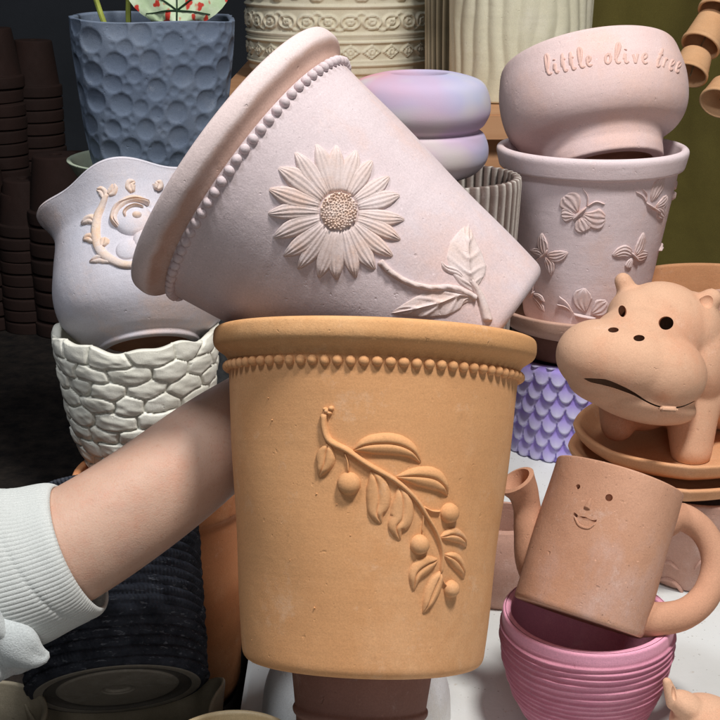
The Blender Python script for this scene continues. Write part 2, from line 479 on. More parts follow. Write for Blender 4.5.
# ------------------------------------------------------------------ THE SETTING
def struct(name, me, mat):
    o = link(name, me, mat); o['kind'] = 'structure'; return o
GZ = -.12
struct('ground', mesh_from([(-6, -2, GZ), (6, -2, GZ), (6, 6, GZ), (-6, 6, GZ)], [(0, 1, 2, 3)]), M['ground'])
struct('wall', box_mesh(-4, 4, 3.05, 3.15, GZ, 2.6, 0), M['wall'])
t = thing('display_table', 'low white speckled slab that the pots on the right stand on', 'table', Matrix.Translation((.45, 1.05, 0)))
link('table_top', box_mesh(-.545, .75, -.65, .72, -.03, 0, .004), M['table'], t)
for sx in (-.5, .7):
    for sy in (-.6, .67): link('leg', box_mesh(sx-.02, sx+.02, sy-.02, sy+.02, GZ, -.032, .002), M['charcoal'], t)

# olive cloth hanging behind on the right, soft folds
vs, fs = [], []
nx, nz = 60, 24
for i in range(nx+1):
    for k in range(nz+1):
        x = .28+1.9*i/nx; z = GZ+.002+1.7*k/nz
        y = 2.86+.02*math.sin(i*.55)+.012*math.sin(i*1.3+k*.1)-.25*max(0, 1-k/5)**2
        vs.append((x, y, z))
for i in range(nx):
    for k in range(nz):
        a = i*(nz+1)+k; fs.append((a, a+nz+1, a+nz+2, a+1))
me = mesh_from(vs, fs); me = baked(me, [('SOLIDIFY', dict(thickness=.003))])
o = link('backdrop_cloth', me, M['olive'])
tag(o, 'olive green cloth hanging behind the pots on the right', 'cloth')

# ------------------------------------------------------------------ beaded pots
def beaded_pot(name, label, mat4, H, mb, mr, nb=77, rb=.0785):
    t = thing(name, label, 'flower pot', mat4)
    rt = .0958
    body = dens(fillet([(0, 0), (rb-.001, 0, .0075), (rt, H-.026, .002), (.0962, H-.0215, .002), (.0890, H-.020, .002), (rb-.009, .010, .010), (0, .010)], 6), .01)
    def wob(T, Z, Rr, K):
        return .00035*np.sin(2*T+3*Z*20)+.00022*np.sin(5*T+Z*60+1), 0*Z
    link('pot_body', lathe(body, 160, disp=wob), mb, t, 50)
    rim = fillet([(.0945, H-.0235), (.0962, H-.0225, .001), (.0985, H-.0185, .004), (.1052, H-.0145, .004), (.1070, H-.0100, .004), (.1062, H-.0015, .0035), (.1000, H, .003), (.0962, H-.003, .003), (.0900, H-.019, .003), (.0895, H-.0225)], 6)
    link('rim', lathe(dens(rim, .006), 160, closed=True, disp=wob), mr, t, 40)
    bm = bmesh.new()
    for i in range(nb):
        a = 2*PI*i/nb; j = random.uniform(-.0002, .0002)
        sphere_bm(bm, Vector(((rt+.0005)*math.cos(a), (rt+.0005)*math.sin(a), H-.0262+j)), (.0034+j, .0034, .0034-j), 2)
    link('bead_band', bm_mesh(bm), mb, t, 180)
    s = Surf(mat4, [(-.02, rb-.003), (.006, rb), (H-.026, rt), (H, rt+.002)])
    return t, s

HA = .214
axA = camvec(.040, 1, .085)
topA = P(375, 334, .862)
matA = frame(topA-axA*HA, axA)
potA, sA = beaded_pot('flower_pot', 'ochre terracotta pot with a raised olive branch and a beaded band, held upright in front', matA, HA, M['orange'], M['orange_rim'])
mA = .00058
# olive branch (traced px -> surface)
OX = lambda x: 300+x*190/595; OY = lambda y: 390+y*230/720
def Z(*p): return [(OX(x), OY(y)) for x, y in p]
v, f = [], []
ribbon_vf(sA, sA.flat(Z((76, 70), (78, 120), (95, 160), (150, 190), (215, 235), (300, 285), (360, 340), (395, 395), (425, 450), (442, 510), (438, 580))), [a*mA for a in (3.6, 3.4, 3.6, 3.2, 3.0, 2.7, 2.4, 2.1, 1.6)], .0032, N=60, verts=v, faces=f)
ribbon_vf(sA, sA.flat(Z((140, 195), (150, 225), (152, 262))), [1.1*mA, .9*mA], .0018, N=10, verts=v, faces=f)
ribbon_vf(sA, sA.flat(Z((385, 365), (410, 378), (440, 380))), [1.2*mA, 1.2*mA], .002, N=10, verts=v, faces=f)
ribbon_vf(sA, sA.flat(Z((438, 580), (445, 600), (455, 612))), [1.2*mA, 1.0*mA], .002, N=10, verts=v, faces=f)
ribbon_vf(sA, sA.flat(Z((385, 390), (384, 415), (380, 450))), [.9*mA, .9*mA], .0014, N=10, verts=v, faces=f)
for c, r in (((84, 66), 3.2), ((98, 58), 3.0), ((94, 72), 2.6), ((80, 60), 2.2)):
    disc_vf(sA, sA.flat(Z(c))[0], r*mA, .0026, v, f)
branch = link('olive_branch', mesh_from(v, f), M['orange'], potA, 70)
leafw = [.6, 4.5, 7.2, 8.2, 7.8, 6.2, 3.6, .4]
leaves = [
    (Z((92, 165), (82, 200), (76, 235), (58, 275)), .82, 0), 
    (Z((165, 190), (215, 172), (290, 170), (345, 190), (380, 230)), .0, 0),
    (Z((222, 250), (240, 290), (246, 345), (240, 385), (255, 420)), 1.0, 0),
    (Z((308, 300), (320, 345), (318, 400), (300, 430), (314, 474)), 1.0, 0),
    (Z((300, 272), (360, 270), (415, 278), (445, 300), (462, 332)), .0, 0),
    (Z((436, 462), (470, 452), (500, 462), (522, 492)), .62, 0),
    (Z((448, 515), (480, 530), (500, 555), (512, 592)), .66, 0),
    (Z((432, 530), (395, 545), (362, 575), (354, 632)), .8, 0),
    (Z((440, 565), (425, 600), (405, 650), (384, 700)), .76, 0)]
for pts, sc, _ in leaves:
    if sc == 0:    # the two large leaves on the outside: two swollen halves
        a = np.array(pts)
        ribbon(sA, pts, [x*1.45 for x in leafw], mA, .0038, 'leaf', M['orange'], branch, mode='leaf', N=28, Mx=12)
    else:
        ribbon(sA, pts, [x*sc*1.6 for x in leafw], mA, .0034, 'leaf', M['orange'], branch, mode='leaf', N=24, Mx=12)
for c, r in (((153, 294), 12.2), ((466, 385), 11.0), ((373, 484), 10.8), ((470, 622), 9.6)):
    disc(sA, Z(c)[0], r, mA, .0058, 'olive', M['orange'], branch)
# little clay crumbs on the wall
for c, r in ((Z((52, 325))[0], 1.5), (Z((158, 455))[0], 1.2), (Z((45, 682))[0], 1.2), (Z((115, 358))[0], .9), ((272, 420), .9), ((252, 640), 1.0), ((300, 372), .8), ((455, 395), .8), ((268, 398), .9), ((430, 610), .8), ((290, 560), .7)):
    v, f = [], []; disc_vf(sA, sA.flat([c])[0], r*mA*.8, .0004, v, f, 3, 8)
    link('clay_crumb', mesh_from(v, f), M['orange'], potA)

# sunflower pot, tipped on its side in the mouth of the ochre pot
HB = .214
axB = camvec(-.80, .60, .05)
topB = P(229, 158, .873)
matB = frame(topB-axB*HB, axB)
potB, sB = beaded_pot('flower_pot', 'pale dusty pink pot with a raised sunflower, tipped over on top of the ochre pot', matB, HB, M['lilac'], M['lilac_rim'], 77, .0655)
sB.zmin = .004; mB = .00058
SX = lambda x: 250+x*.25; SY = lambda y: 120+y*.25
cx, cy = SX(355), SY(365)
v, f = [], []
cf = sB.flat([(cx, cy)])[0]
disc_vf(sB, cf, 20*mB, .0022, v, f)
for i in range(150):
    q = math.sqrt((i+.5)/150)*18.5*mB; a = i*2.39996
    disc_vf(sB, (cf[0]+q*math.cos(a)+random.uniform(-1, 1)*.0003, cf[1]+q*math.sin(a)+random.uniform(-1, 1)*.0003), random.uniform(1.3, 1.9)*mB, .0032-random.random()*.0005, v, f, 3, 7)
flower = thing('sunflower', None, None); flower.parent = potB
link('flower_center', mesh_from(v, f), M['flower_center'], flower, 60)
tips = [(263, 95), (345, 98), (425, 118), (490, 160), (560, 225), (602, 300), (622, 400), (606, 482), (575, 548), (502, 602), (425, 635), (348, 645), (275, 635), (190, 598), (133, 545), (92, 470), (68, 375), (72, 275), (110, 190), (178, 127)]
for i, (tx, ty) in enumerate(tips):
    x, y = SX(tx), SY(ty); a = math.atan2(y-cy, x-cx)
    s0 = (cx+19*math.cos(a), cy+19*math.sin(a))
    bend = random.uniform(-.05, .05); L = math.hypot(x-cx, y-cy)
    mid = (cx+.62*L*math.cos(a+bend), cy+.62*L*math.sin(a+bend))
    w = random.uniform(1.32, 1.55)
    ribbon(sB, [s0, mid, (x, y)], [k*w for k in (2.8, 4.2, 5.8, 6.8, 7.0, 6.0, 3.6, .6)], mB, .0032, 'petal', M['lilac_relief'], flower, mode='petal', N=22, Mx=16)
LX = lambda x: 370+x*170/720; LY = lambda y: 190+y*150/635
def Y(*p): return [(LX(x), LY(y)) for x, y in p]
ribbon(sB, Y((40, 300), (90, 350), (170, 395), (260, 415), (340, 415), (410, 440), (450, 462)), [4.2, 3.8, 3.8, 4.4, 4.4], mB, .0034, 'stem', M['lilac_relief'], potB, mode='rope', N=60)
ribbon(sB, Y((420, 380), (455, 430), (480, 490), (500, 560)), [3.4, 4.4, 6.0, 6.6], mB, .0030, 'stem', M['lilac_relief'], potB, mode='round', N=24)
ribbon(sB, Y((445, 465), (380, 448), (300, 475), (190, 500), (85, 522)), [1, 9, 15, 17, 14, 8, .6], mB, .0030, 'leaf', M['lilac_relief'], potB, mode='veined', N=70, Mx=22)
ribbon(sB, Y((440, 430), (420, 370), (410, 300), (408, 220), (415, 140)), [1, 14, 22, 25, 21, 11, .8], mB, .0032, 'leaf', M['lilac_relief'], potB, mode='veined', N=70, Mx=22)
ribbon(sB, Y((400, 385), (370, 350), (320, 330), (300, 300)), [1, 4, 5, 3, .5], mB, .002, 'leaf', M['lilac_relief'], potB, mode='leaf', N=18)

# ------------------------------------------------------------------ left column: black cord pot, tall terracotta, stone pot, wavy vase
# tall terracotta
cC = P(163, 470, 1.2); bC = Vector((cC.x, cC.y, GZ)); hC = cC.z-GZ
t = thing('flower_pot', 'tall plain terracotta pot under the pale stone-pattern pot, mostly behind the orange one', 'flower pot', frame(bC))
prof = dens(fillet([(0, 0), (.064, 0, .02), (.077, hC-.03, .003), (.082, hC-.026, .003), (.083, hC, .004), (.076, hC, .003), (.07, hC-.04), (.058, .012, .01), (0, .012)]), .02)
link('pot_body', lathe(prof, 96), M['dark_terra'], t)
# stone pot
cS = P(136, 327, 1.2); bS = Vector((cS.x, cS.y-.0, cC.z-.012)); hS = cS.z-bS.z
t = thing('flower_pot', 'pale sage pot modelled like a wall of stacked pebbles, under the wavy vase', 'flower pot', frame(bS))
cells = []
rows = 9; Rm = .072
for k in range(rows):
    nk = 13
    for j in range(nk):
        cells.append(((j+.5*(k % 2)+rng.uniform(-.24, .24))/nk*2*PI, (k+.5+rng.uniform(-.12, .12))/rows*hS, rng.uniform(.85, 1.1), rng.uniform(-.5, .5)))
cells = np.array(cells)
def stone_disp(T, Zz, Rr, K):
    out = K < .72
    d1 = np.full(T.shape, 9.); d2 = np.full(T.shape, 9.); sl = np.zeros(T.shape)
    wx = .0012*np.sin(Zz*260+T*9); wz = .0009*np.sin(T*15+Zz*120)
    for a, z, s_, tl in cells:
        dx = (np.mod(T-a+PI, 2*PI)-PI)*Rm+wx; dz = (Zz-z+wz)*2.1+dx*tl*.25
        d = (np.abs(dx)**2.3+np.abs(dz)**2.3)**(1/2.3)*s_
        m = d < d1; d2 = np.where(m, d1, np.minimum(d2, d)); sl = np.where(m, tl, sl); d1 = np.where(m, d, d1)
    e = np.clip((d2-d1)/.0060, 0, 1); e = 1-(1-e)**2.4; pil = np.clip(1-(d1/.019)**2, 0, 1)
    nz = vnoise(Zz*260+T*3, T*26/(2*PI)*2, 52)-.5
    h = .0034*e+.0014*pil*e+.0011*nz*e+sl*.0016*np.clip(e,0,1)
    fade = np.clip((Zz)/.012, 0, 1)
    dr = np.where(out, (h-.002)*fade, 0)
    top = np.clip(1-np.abs(Zz-hS)/.012, 0, 1)
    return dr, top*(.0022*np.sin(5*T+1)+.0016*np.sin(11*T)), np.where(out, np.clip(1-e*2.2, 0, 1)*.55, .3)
prof = dens(fillet([(0, 0), (.050, 0, .012), (.066, .05, .02), (.0745, hS-.01, .004), (.074, hS, .003)]), .0012)
k = len(prof)
prof += dens(fillet([(.074, hS), (.068, hS, .003), (.064, hS-.03), (.046, .01, .008), (0, .01)]), .004)[1:]
frac = (k-1)/(len(prof)-1)
_sd = stone_disp
def stone_disp2(T, Zz, Rr, K): return _sd(T, Zz, Rr, K*(.71/frac))
link('pot_body', lathe(prof, 460, disp=stone_disp2), M['stone'], t, 180)
# wavy vase
axV = camvec(-.15, .95, .23)
fV = P(149, 349, 1.195)
matV = frame(fV, axV)
t = thing('vase', 'bluish white vase with a ruffled mouth and scroll relief, resting in the pebble-pattern pot', 'vase', matV)
hV = .150   # height
vprof = [(0, .006), (.038, .006), (.040, .0), (.047, .0), (.048, .006), (.060, .013), (.0765, .032), (.0815, .055), (.0785, .082), (.0745, .104), (.0735, .116), (.0765, .132), (.0810, .1475), (.0820, .150)]
vp = [tuple(a) for a in spline(vprof[4:], 60)]
inn = [tuple(a) for a in spline([(.0810, .152), (.0780, .151), (.0735, .133), (.0700, .116), (.0710, .100), (.0750, .07), (.074, .05), (.05, .02), (.02, .014)], 40)]
full = fillet([(0, .008), (.037, .008, .001), (.0385, 0, .002), (.0475, 0, .003), (.048, .006)])[:-1]+vp+inn+[(0, .014)]
def ruff(T, Zz, Rr, K):
    w = np.clip((Zz-.098)/.05, 0, 1)**1.6
    c = np.cos(5*(T+PI/2)+.9)
    return w*(.0045*c+.002*np.clip(-np.cos(T), 0, 1)**2), w*(.0032*np.cos(5*(T+PI/2)+.5)-.017*np.clip(-np.cos(T), 0, 1)**3)
link('vase_body', lathe(full, 180, disp=ruff), M['vase'], t, 60)
link('unglazed_base', lathe([(0, .0075), (.0375, .0075), (.0400, -.0004), (.0405, -.0004), (.0385, .0079), (0, .0079)], 90), M['umber'], t)
sV = Surf(matV, [(z, r) for r, z in vprof[4:]])
mV = .00086
VX = lambda x: 30+x*180/648; VY = lambda y: 140+y*200/720
def W(*p): return [(VX(x), VY(y)) for x, y in p]
v, f = [], []
def rv(pts, w, h=.003, **k): ribbon_vf(sV, sV.flat(pts), [a*mV for a in w], h, verts=v, faces=f, **k)
rv(W((280, 190), (262, 235), (243, 280), (238, 340), (255, 400), (300, 435), (355, 450), (430, 440), (480, 400)), [2.6, 4.2, 5.2, 5.4, 5.2, 4.4, 3.6, 2.4], .0034, N=60)
for L in (W((270, 215), (262, 185), (238, 178)), W((282, 200), (300, 180), (302, 150)), W((240, 300), (215, 285), (182, 305)), W((245, 370), (215, 352), (190, 362)),
          W((300, 440), (255, 428), (212, 442)), W((262, 385), (268, 365), (272, 350)), W((370, 190), (360, 160), (380, 148)), W((455, 180), (462, 160), (452, 150)), W((480, 400), (500, 370), (480, 340)), W((470, 250), (500, 262), (520, 240))):
    rv(L, [2.6, 6.2, 5.6, 1], .0034, N=16, mode='leaf')
link('scroll_relief', mesh_from(v, f), M['vase_relief'], t, 70)
v, f = [], []
for c, r, h in ((W((372, 285))[0], 20, .0065), (W((352, 395))[0], 12, .0035), (W((430, 360))[0], 16, .0050), (W((322, 265))[0], 9, .0045)):
    disc_vf(sV, sV.flat([c])[0], r*mV, h, v, f, 8, 28)
link('medallion', mesh_from(v, f), M['vase'], t, 70)
v, f = [], []
disc_vf(sV, sV.flat(W((385, 282)))[0], 6*mV, .0092, v, f)
rv(W((325, 320), (305, 285), (325, 240), (375, 215), (430, 230)), [2, 5, 6, 5, 3], .0078, N=36, mode='leaf', Mx=12)
rv(W((350, 300), (345, 265), (375, 245), (410, 252)), [1, 3, 3, 1.5], .0095, N=24, mode='leaf')
link('curl_relief', mesh_from(v, f), M['vase_relief'], t, 70)

# black cord pot leaning back, base to the camera
RK = .068; LK = .155
axK = Vector((-.13, math.cos(math.radians(43)), math.sin(math.radians(43)))).normalized()
bK = P(118, 690, 1.0); matK = frame(bK, axK)
t = thing('flower_pot', 'black cord-wrapped cylinder pot lying back with its grey base facing out', 'flower pot', matK)
def cord_disp(T, Zz, Rr, K):
    out = (K > .001) & (Rr > RK-.003) & (Zz > .003)
    zz = Zz+.0011*np.sin(3*T)+.0008*vnoise(Zz*120, T*12/(2*PI)*1.0, 12)
    a = np.abs(np.sin(PI*zz/.0078))**.6
    tw = .5+.5*np.sin(T*130+zz*700)
    lump = vnoise(np.floor(zz/.0078)*7.3, T*40/(2*PI), 40)
    return np.where(out, .0030*a+.0012*tw*a+.0018*lump*a-.0015, 0), 0*Zz, np.where(out, 0, 0)
prof = dens(fillet([(RK-.012, 0), (RK-.001, 0, .003), (RK, LK, .003), (RK-.002, LK)]), .0011)
prof += dens([(RK-.002, LK), (RK-.007, LK), (RK-.009, .02), (0, .02)], .01)[1:]
link('pot_wall', lathe(prof, 520, disp=cord_disp), M['cord'], t, 180)
base = fillet([(0, .0030), (.0095, .0030, .001), (.0105, .0012, .001), (.012, .0012, .001), (.013, .0002, .001), (.045, .0005, .001), (.0470, .0022, .002), (.054, .0022, .002), (.0560, -.0002, .002), (RK-.004, -.0008, .003), (RK-.004, .004, .001), (0, .010)])
me = lathe(dens(base, .004), 96)
at = me.attributes.new('tint', 'FLOAT', 'POINT')
for i, vtx in enumerate(me.vertices):
    r = math.hypot(vtx.co.x, vtx.co.y); at.data[i].value = .75 if .0465 < r < .0562 else 0
link('base', me, M['cord_base'], t, 40)
# ivory bowl under it
cb = P(122, 712, 1.0)
t = thing('bowl', 'shallow ivory bowl with a scalloped edge cradling the black cord pot', 'bowl', frame(Vector((cb.x, cb.y+.02, GZ))))
hb = cb.z-GZ-.004
prof = dens(fillet([(0, 0), (.05, 0, .01), (.068, .04, .02), (.074, hb, .003), (.071, hb, .002), (.058, .045), (.045, .01, .01), (0, .01)]), .01)
def scal(T, Zz, Rr, K):
    w = np.clip(Zz/hb, 0, 1)**3
    return w*.004*np.cos(8*T), w*.012*np.cos(4*T+.4)
link('bowl_body', lathe(prof, 128, disp=scal), M['ivory_bowl'], t)
# second ivory dish at the very corner
cb = P(6, 716, .96)
t = thing('bowl', 'grey ivory dish peeking in at the bottom left corner', 'bowl', frame(Vector((cb.x-.02, cb.y, GZ))))
hb2 = cb.z-GZ
prof = dens(fillet([(0, 0), (.03, 0, .01), (.05, hb2, .003), (.046, hb2, .002), (.028, .01, .01), (0, .01)]), .01)
link('bowl_body', lathe(prof, 96), M['ivory_bowl'], t)
# buff rim pot at the bottom edge
cb = P(230, 750, .86)
t = thing('flower_pot', 'pot with a glossy buff rim just showing along the bottom edge', 'flower pot', frame(Vector((cb.x, cb.y, GZ))))
hb3 = cb.z-GZ
prof = dens(fillet([(0, 0), (.028, 0, .004), (.045, hb3-.014, .002), (.048, hb3-.012, .002), (.0485, hb3, .003), (.0445, hb3, .002), (.040, hb3-.03), (.025, .01, .005), (0, .01)]), .01)
link('pot_body', lathe(prof, 96), M['brass_rim'], t)

# ------------------------------------------------------------------ under the ochre pot
cb = P(357, 668, .875)
t = thing('flower_pot', 'small dark brown pot with a raised ring standing under the ochre pot', 'flower pot', frame(topA-axA*(HA+.1425), axA))
hh = .142
prof = dens(fillet([(0, 0), (.034, 0, .004), (.0415, hh-.034, .001), (.0435, hh-.032, .0012), (.0440, hh-.029, .0012), (.0425, hh-.027, .001), (.0462, hh, .003), (.041, hh, .003), (.031, .01, .006), (0, .01)]), .005)
link('pot_body', lathe(prof, 110), M['brown'], t)
t = thing('bowl', 'upturned white glazed bowl with chipped edges behind the small brown pot', 'bowl', frame(Vector((-.003, .880, 0))))
prof = fillet([(0, .060), (.034, .060, .004), (.036, .056, .004), (.060, .052, .014), (.072, .030, .02), (.074, 0, .002), (.070, 0), (.066, .028, .02), (.045, .046, .02), (0, .050)])
def dent(T, Zz, Rr, K): return .0008*np.sin(3*T)+.0006*np.sin(7*T+Zz*50), 0*Zz
link('bowl_body', lathe(dens(prof, .006), 120, disp=dent), M['dull_white'], t)

# ------------------------------------------------------------------ right: pink pot
cP = P(588, 611, .98)
hP = cP.z
matP = frame(Vector((cP.x, cP.y, 0)))
t = thing('flower_pot', 'bubblegum pink pot with uneven horizontal ridges, holding up the face watering can', 'flower pot', matP)
def ridges(T, Zz, Rr, K):
    out = K < .62
    zz = Zz+.0007*np.sin(2*T+.7)+.00015*np.sin(5*T)
    ph = zz/.0052+.22*np.sin(zz*150)
    a = np.abs(np.mod(ph, 1)-.35); rg = np.clip(1-a/.32, 0, 1)
    amp = np.clip((hP-.008-Zz)/.005, 0, 1)*np.clip(Zz/.01, 0, 1)*(.75+.25*np.sin(T*2+np.floor(ph)*2.1)**2)
    return np.where(out, .0029*rg*amp-.0010, 0), 0*Zz, np.where(out, np.clip((Zz-(hP-.010))/.004, 0, 1), np.clip((Zz-(hP-.006))/.004, 0, 1))
prof = dens(fillet([(0, 0), (.036, 0, .008), (.054, .025, .02), (.0645, .065, .02), (.0650, hP, .0024), (.0580, hP, .0024)]), .0006)
k = len(prof); prof += dens(fillet([(.0580, hP), (.057, hP-.03), (.045, .02, .01), (0, .010)]), .004)[1:]
frP = (k-8)/(len(prof)-1)
def ridges2(T, Zz, Rr, K): return ridges(T, Zz, Rr, K*(.62/frP))
link('pot_body', lathe(prof, 200, disp=ridges2), M['pink'], t, 180)

# ------------------------------------------------------------------ watering can with a face
axW = camvec(.315, .93, .17)
bW = P(577.5, 618, .955); RW = .0488; HW = .110
matW = frame(bW, axW)
can = thing('watering_can', 'terracotta watering can with a small carved face, tipped on the pink pot', 'watering can', matW)
prof = dens(fillet([(0, 0), (RW-.001, 0, .0015), (RW, .003, .001), (RW-.0005, HW, .0018), (RW-.0065, HW, .0022), (RW-.007, .008, .004), (0, .008)]), .006)
def wobw(T, Zz, Rr, K): return .0005*np.sin(2*T+Zz*30)+.0003*np.sin(5*T+Zz*80), 0*Zz
body_me = lathe(prof, 128, disp=wobw)
# eye and mouth cutters in pot space
sW = Surf(matW, [(-.05, RW), (HW+.05, RW)])
def cutter_from_px(surf, pts, rad, depth):
    bm = bmesh.new()
    for p, r in pts:
        th, z = surf.hit(*p)
        n = Vector((math.cos(th), math.sin(th), 0)); c = n*surf.rad(z)+Vector((0, 0, z))
        mt = Matrix.Translation(c) @ n.to_track_quat('Z', 'Y').to_matrix().to_4x4()
        bmesh.ops.create_cone(bm, cap_ends=True, segments=18, radius1=r, radius2=r, depth=depth, matrix=mt)
    return bm
bm = cutter_from_px(sW, [((577.5, 486.5), .0019), ((609, 497.5), .0026)], 0, .0122)
mt_pts = [(573.5, 513.5), (577, 516), (582, 517.5), (588, 519.5), (594, 521.5), (596.5, 520.5)]
v, f = [], []
o1 = []
fl = spline(sW.flat(mt_pts), 16)
for i, (sx, z) in enumerate(fl):
    w = .0009+.0003*math.sin(i*1.1)
    for zz, h in ((z-w, -.010), (z+w, -.010), (z+w, .004), (z-w, .004)): v.append(sW.pt(sx, zz, h))
for i in range(15):
    for a in range(4):
        b = (a+1) % 4; f.append((i*4+a, i*4+b, (i+1)*4+b, (i+1)*4+a))
f.append((3, 2, 1, 0)); f.append((60, 61, 62, 63))
mm = mesh_from(v, f); bm2 = bmesh.new(); bm2.from_mesh(mm); bmesh.ops.recalc_face_normals(bm2, faces=bm2.faces); bm2.to_mesh(mm); bm2.free()
def boolean(me, cutters, op='DIFFERENCE'):
    for cme in cutters:
        c = bpy.data.objects.new('cut', cme); COL.objects.link(c)
        bpy.context.view_layer.update()
        me = baked(me, [('BOOLEAN', dict(operation=op, object=c, solver='EXACT'))])
        bpy.data.objects.remove(c, do_unlink=True)
    return me
body_me = boolean(body_me, [bm_mesh(bm), mm])
cb_ = link('can_body', body_me, M['can'], can, 40)
v, f = [], []
ribbon_vf(sW, sW.flat([(591, 498), (589, 503), (586.5, 508.5)]), [.0004, .0016, .0026], .0011, N=14, Mx=8, verts=v, faces=f)
link('nose', mesh_from(v, f), M['can'], can, 70)
v, f = [], []
ribbon_vf(sW, sW.flat([(574, 516), (579, 525), (588, 528), (595, 524)]), [.0005, .0010, .0010, .0005], .0003, N=20, Mx=6, verts=v, faces=f)
link('lower_lip', mesh_from(v, f), M['can'], can, 70)
inv = matW.inverted()
def cpath(pts, n=26): return [inv @ Vector(p) for p in spline([tuple(P(*q)) for q in pts], n)]
hp = cpath([(664, 522, .975), (681, 517, .975), (701, 529, .975), (713, 550, .973), (714, 574, .970), (704, 598, .964), (684, 614, .957), (658, 619, .950), (640, 618, .952)], 40)
rr = spline([(.0125,), (.0108,), (.0100,), (.0100,), (.0104,), (.0108,), (.0114,), (.0124,), (.0145,)], 40)[:, 0]
link('handle', tube_mesh(hp, rr, 22), M['handle'], can, 60)
spn = cpath([(556, 585, .985), (538, 560, .985), (530, 530, .985), (527, 508, .985), (523, 492, .982), (516, 480, .978)], 30)
rs = list(spline([(.022,), (.0175,), (.0125,), (.0105,), (.0118,), (.0150,)], 30)[:, 0])
me = tube_mesh(spn, rs, 28, caps=False)
me = baked(me, [('SOLIDIFY', dict(thickness=.0035, offset=-1))])
link('spout', me, M['handle'], can, 60)

# ------------------------------------------------------------------ wide relief bowl behind, saucers, hippo
hQ = .098
Q0 = P(700, 562, 1.215); Q0 = Vector((Q0.x, 1.125, 0)); matQ = frame(Q0)
t = thing('flower_pot', 'reddish brown pot with swirl relief under the saucers, seen through the watering can handle', 'flower pot', matQ)
prof = dens(fillet([(0, 0), (.042, 0, .004), (.062, hQ-.03, .02), (.066, hQ, .003), (.060, hQ, .003), (.036, .01, .01), (0, .012)]), .01)
link('pot_body', lathe(prof, 128), M['relief_bowl'], t)
sQ = Surf(matQ, [(0, .043), (hQ-.03, .062), (hQ, .066)])
for L, w in (([(655, 566), (668, 562), (679, 570)], [.6, 2, .5]), ([(655, 580), (670, 580), (682, 592), (677, 604)], [.6, 2.4, 2.2, .5]), ([(662, 588), (672, 592), (674, 600)], [.5, 1.6, .5]), ([(694, 570), (704, 560), (718, 566)], [.5, 2, .5]), ([(694, 590), (706, 582), (718, 590)], [.5, 2, .5])):
    v, f = [], []
    ribbon_vf(sQ, sQ.flat(L), [a*.0009 for a in w], .0022, N=16, verts=v, faces=f)
    link('swirl', mesh_from(v, f), M['relief_bowl'], t, 70)
Q1 = P(507, 568, 1.16); Q1 = Vector((Q1.x, 1.085, 0))
t = thing('flower_pot', 'round rosy brown pot between the ochre pot and the pink pot, behind the spout', 'flower pot', frame(Q1))
prof = dens([(0, 0)]+[tuple(q) for q in spline([(.034, 0), (.042, .02), (.045, .045), (.041, .066), (.036, .076)], 24)]+[(.030, .077), (.030, .06), (.03, .012), (0, .01)], .006)
link('pot_body', lathe(prof, 96), M['relief_bowl'], t)

def octo(T):   # soft octagon
    m = PI/4; a = np.mod(T+PI/8+.25, m)-m/2
    return .68+.32/np.cos(a)*np.cos(m/2)*1.03
zl = hQ+.001
def saucer(name, label, x, y, z0, R, h, mat, shape=None, w=.006):
    t = thing(name, label, 'saucer', frame(Vector((x, y, z0))))
    pr = dens(fillet([(0, 0), (R*.80, 0, .004), (R-.004, h*.45, .004), (R, h, .003), (R-w, h, .003), (R*.80, .006, .006), (0, .006)], 4), .01)
    link('saucer_body', lathe(pr, 128, shape=shape), mat, t, 40)
    return t
saucer('saucer', 'lower of the two eight-sided terracotta saucers under the hippo', .300, 1.150, zl, .101, .019, M['plain_terra'], octo)
saucer('saucer', 'upper of the two eight-sided terracotta saucers, the hippo standing in it', .302, 1.151, zl+.0195, .099, .021, M['plain_terra'], octo)

# hippo: blobs in a camera-aligned local frame, px units about (650,360) at depth DH
DH = 1.19; mp = DH/FPX
O = P(650, 360, DH)
matH = Matrix((CR, CF, CU)).transposed().to_4x4(); matH.translation = O       # local x right, y away, z up(image)
invH = matH.inverted()
def L(px, py, dd=0): return invH @ P(px, py, DH+dd*mp)
bm = bmesh.new()
def eb(px, py, dd, rx, rz, ry, roll=0, yaw=0):
    rot = Matrix.Rotation(math.radians(-roll), 3, 'Y') @ Matrix.Rotation(math.radians(yaw), 3, 'Z')
    sphere_bm(bm, L(px, py, dd), (rx*mp, ry*mp, rz*mp), 4, rot)
eb(660, 330, 4, 52, 49, 50, -8)           # skull
eb(686, 332, 12, 36, 42, 46, -5)
eb(632, 322, 0, 26, 34, 40, 0)
eb(640, 350, -22, 52, 44, 50, -12)
eb(600, 357, -36, 43, 37, 46, -10)        # muzzle left
eb(655, 372, -38, 50, 41, 48, -12)        # muzzle right
eb(626, 364, -44, 60, 38, 46, -12)
eb(694, 356, 20, 34, 58, 50, 0)           # cheek / neck
eb(640, 400, -26, 56, 22, 46, -14)        # lower jaw
eb(606, 387, -30, 38, 19, 42, -14)
eb(690, 325, 12, 30, 31, 38, 0)
eb(712, 372, 92, 62, 62, 100, 0, 20)      # body
eb(682, 398, 50, 48, 34, 62)
eb(640, 400, 40, 40, 32, 50)
bmL = bm
def cap(p0, p1, r0, r1, n=7):
    for i in range(n):
        q = i/(n-1); sphere_bm(bm, p0.lerp(p1, q), (r0+(r1-r0)*q)*mp, 3)
cap(L(692, 406, 14), L(691, 450, 4), 28, 21)          # right foreleg
cap(L(620, 398, 26), L(618, 424, 22), 23, 18)         # left foreleg
cap(L(745, 410, 120), L(742, 434, 130), 28, 24)       # hind legs
cap(L(668, 400, 120), L(664, 418, 130), 26, 22)
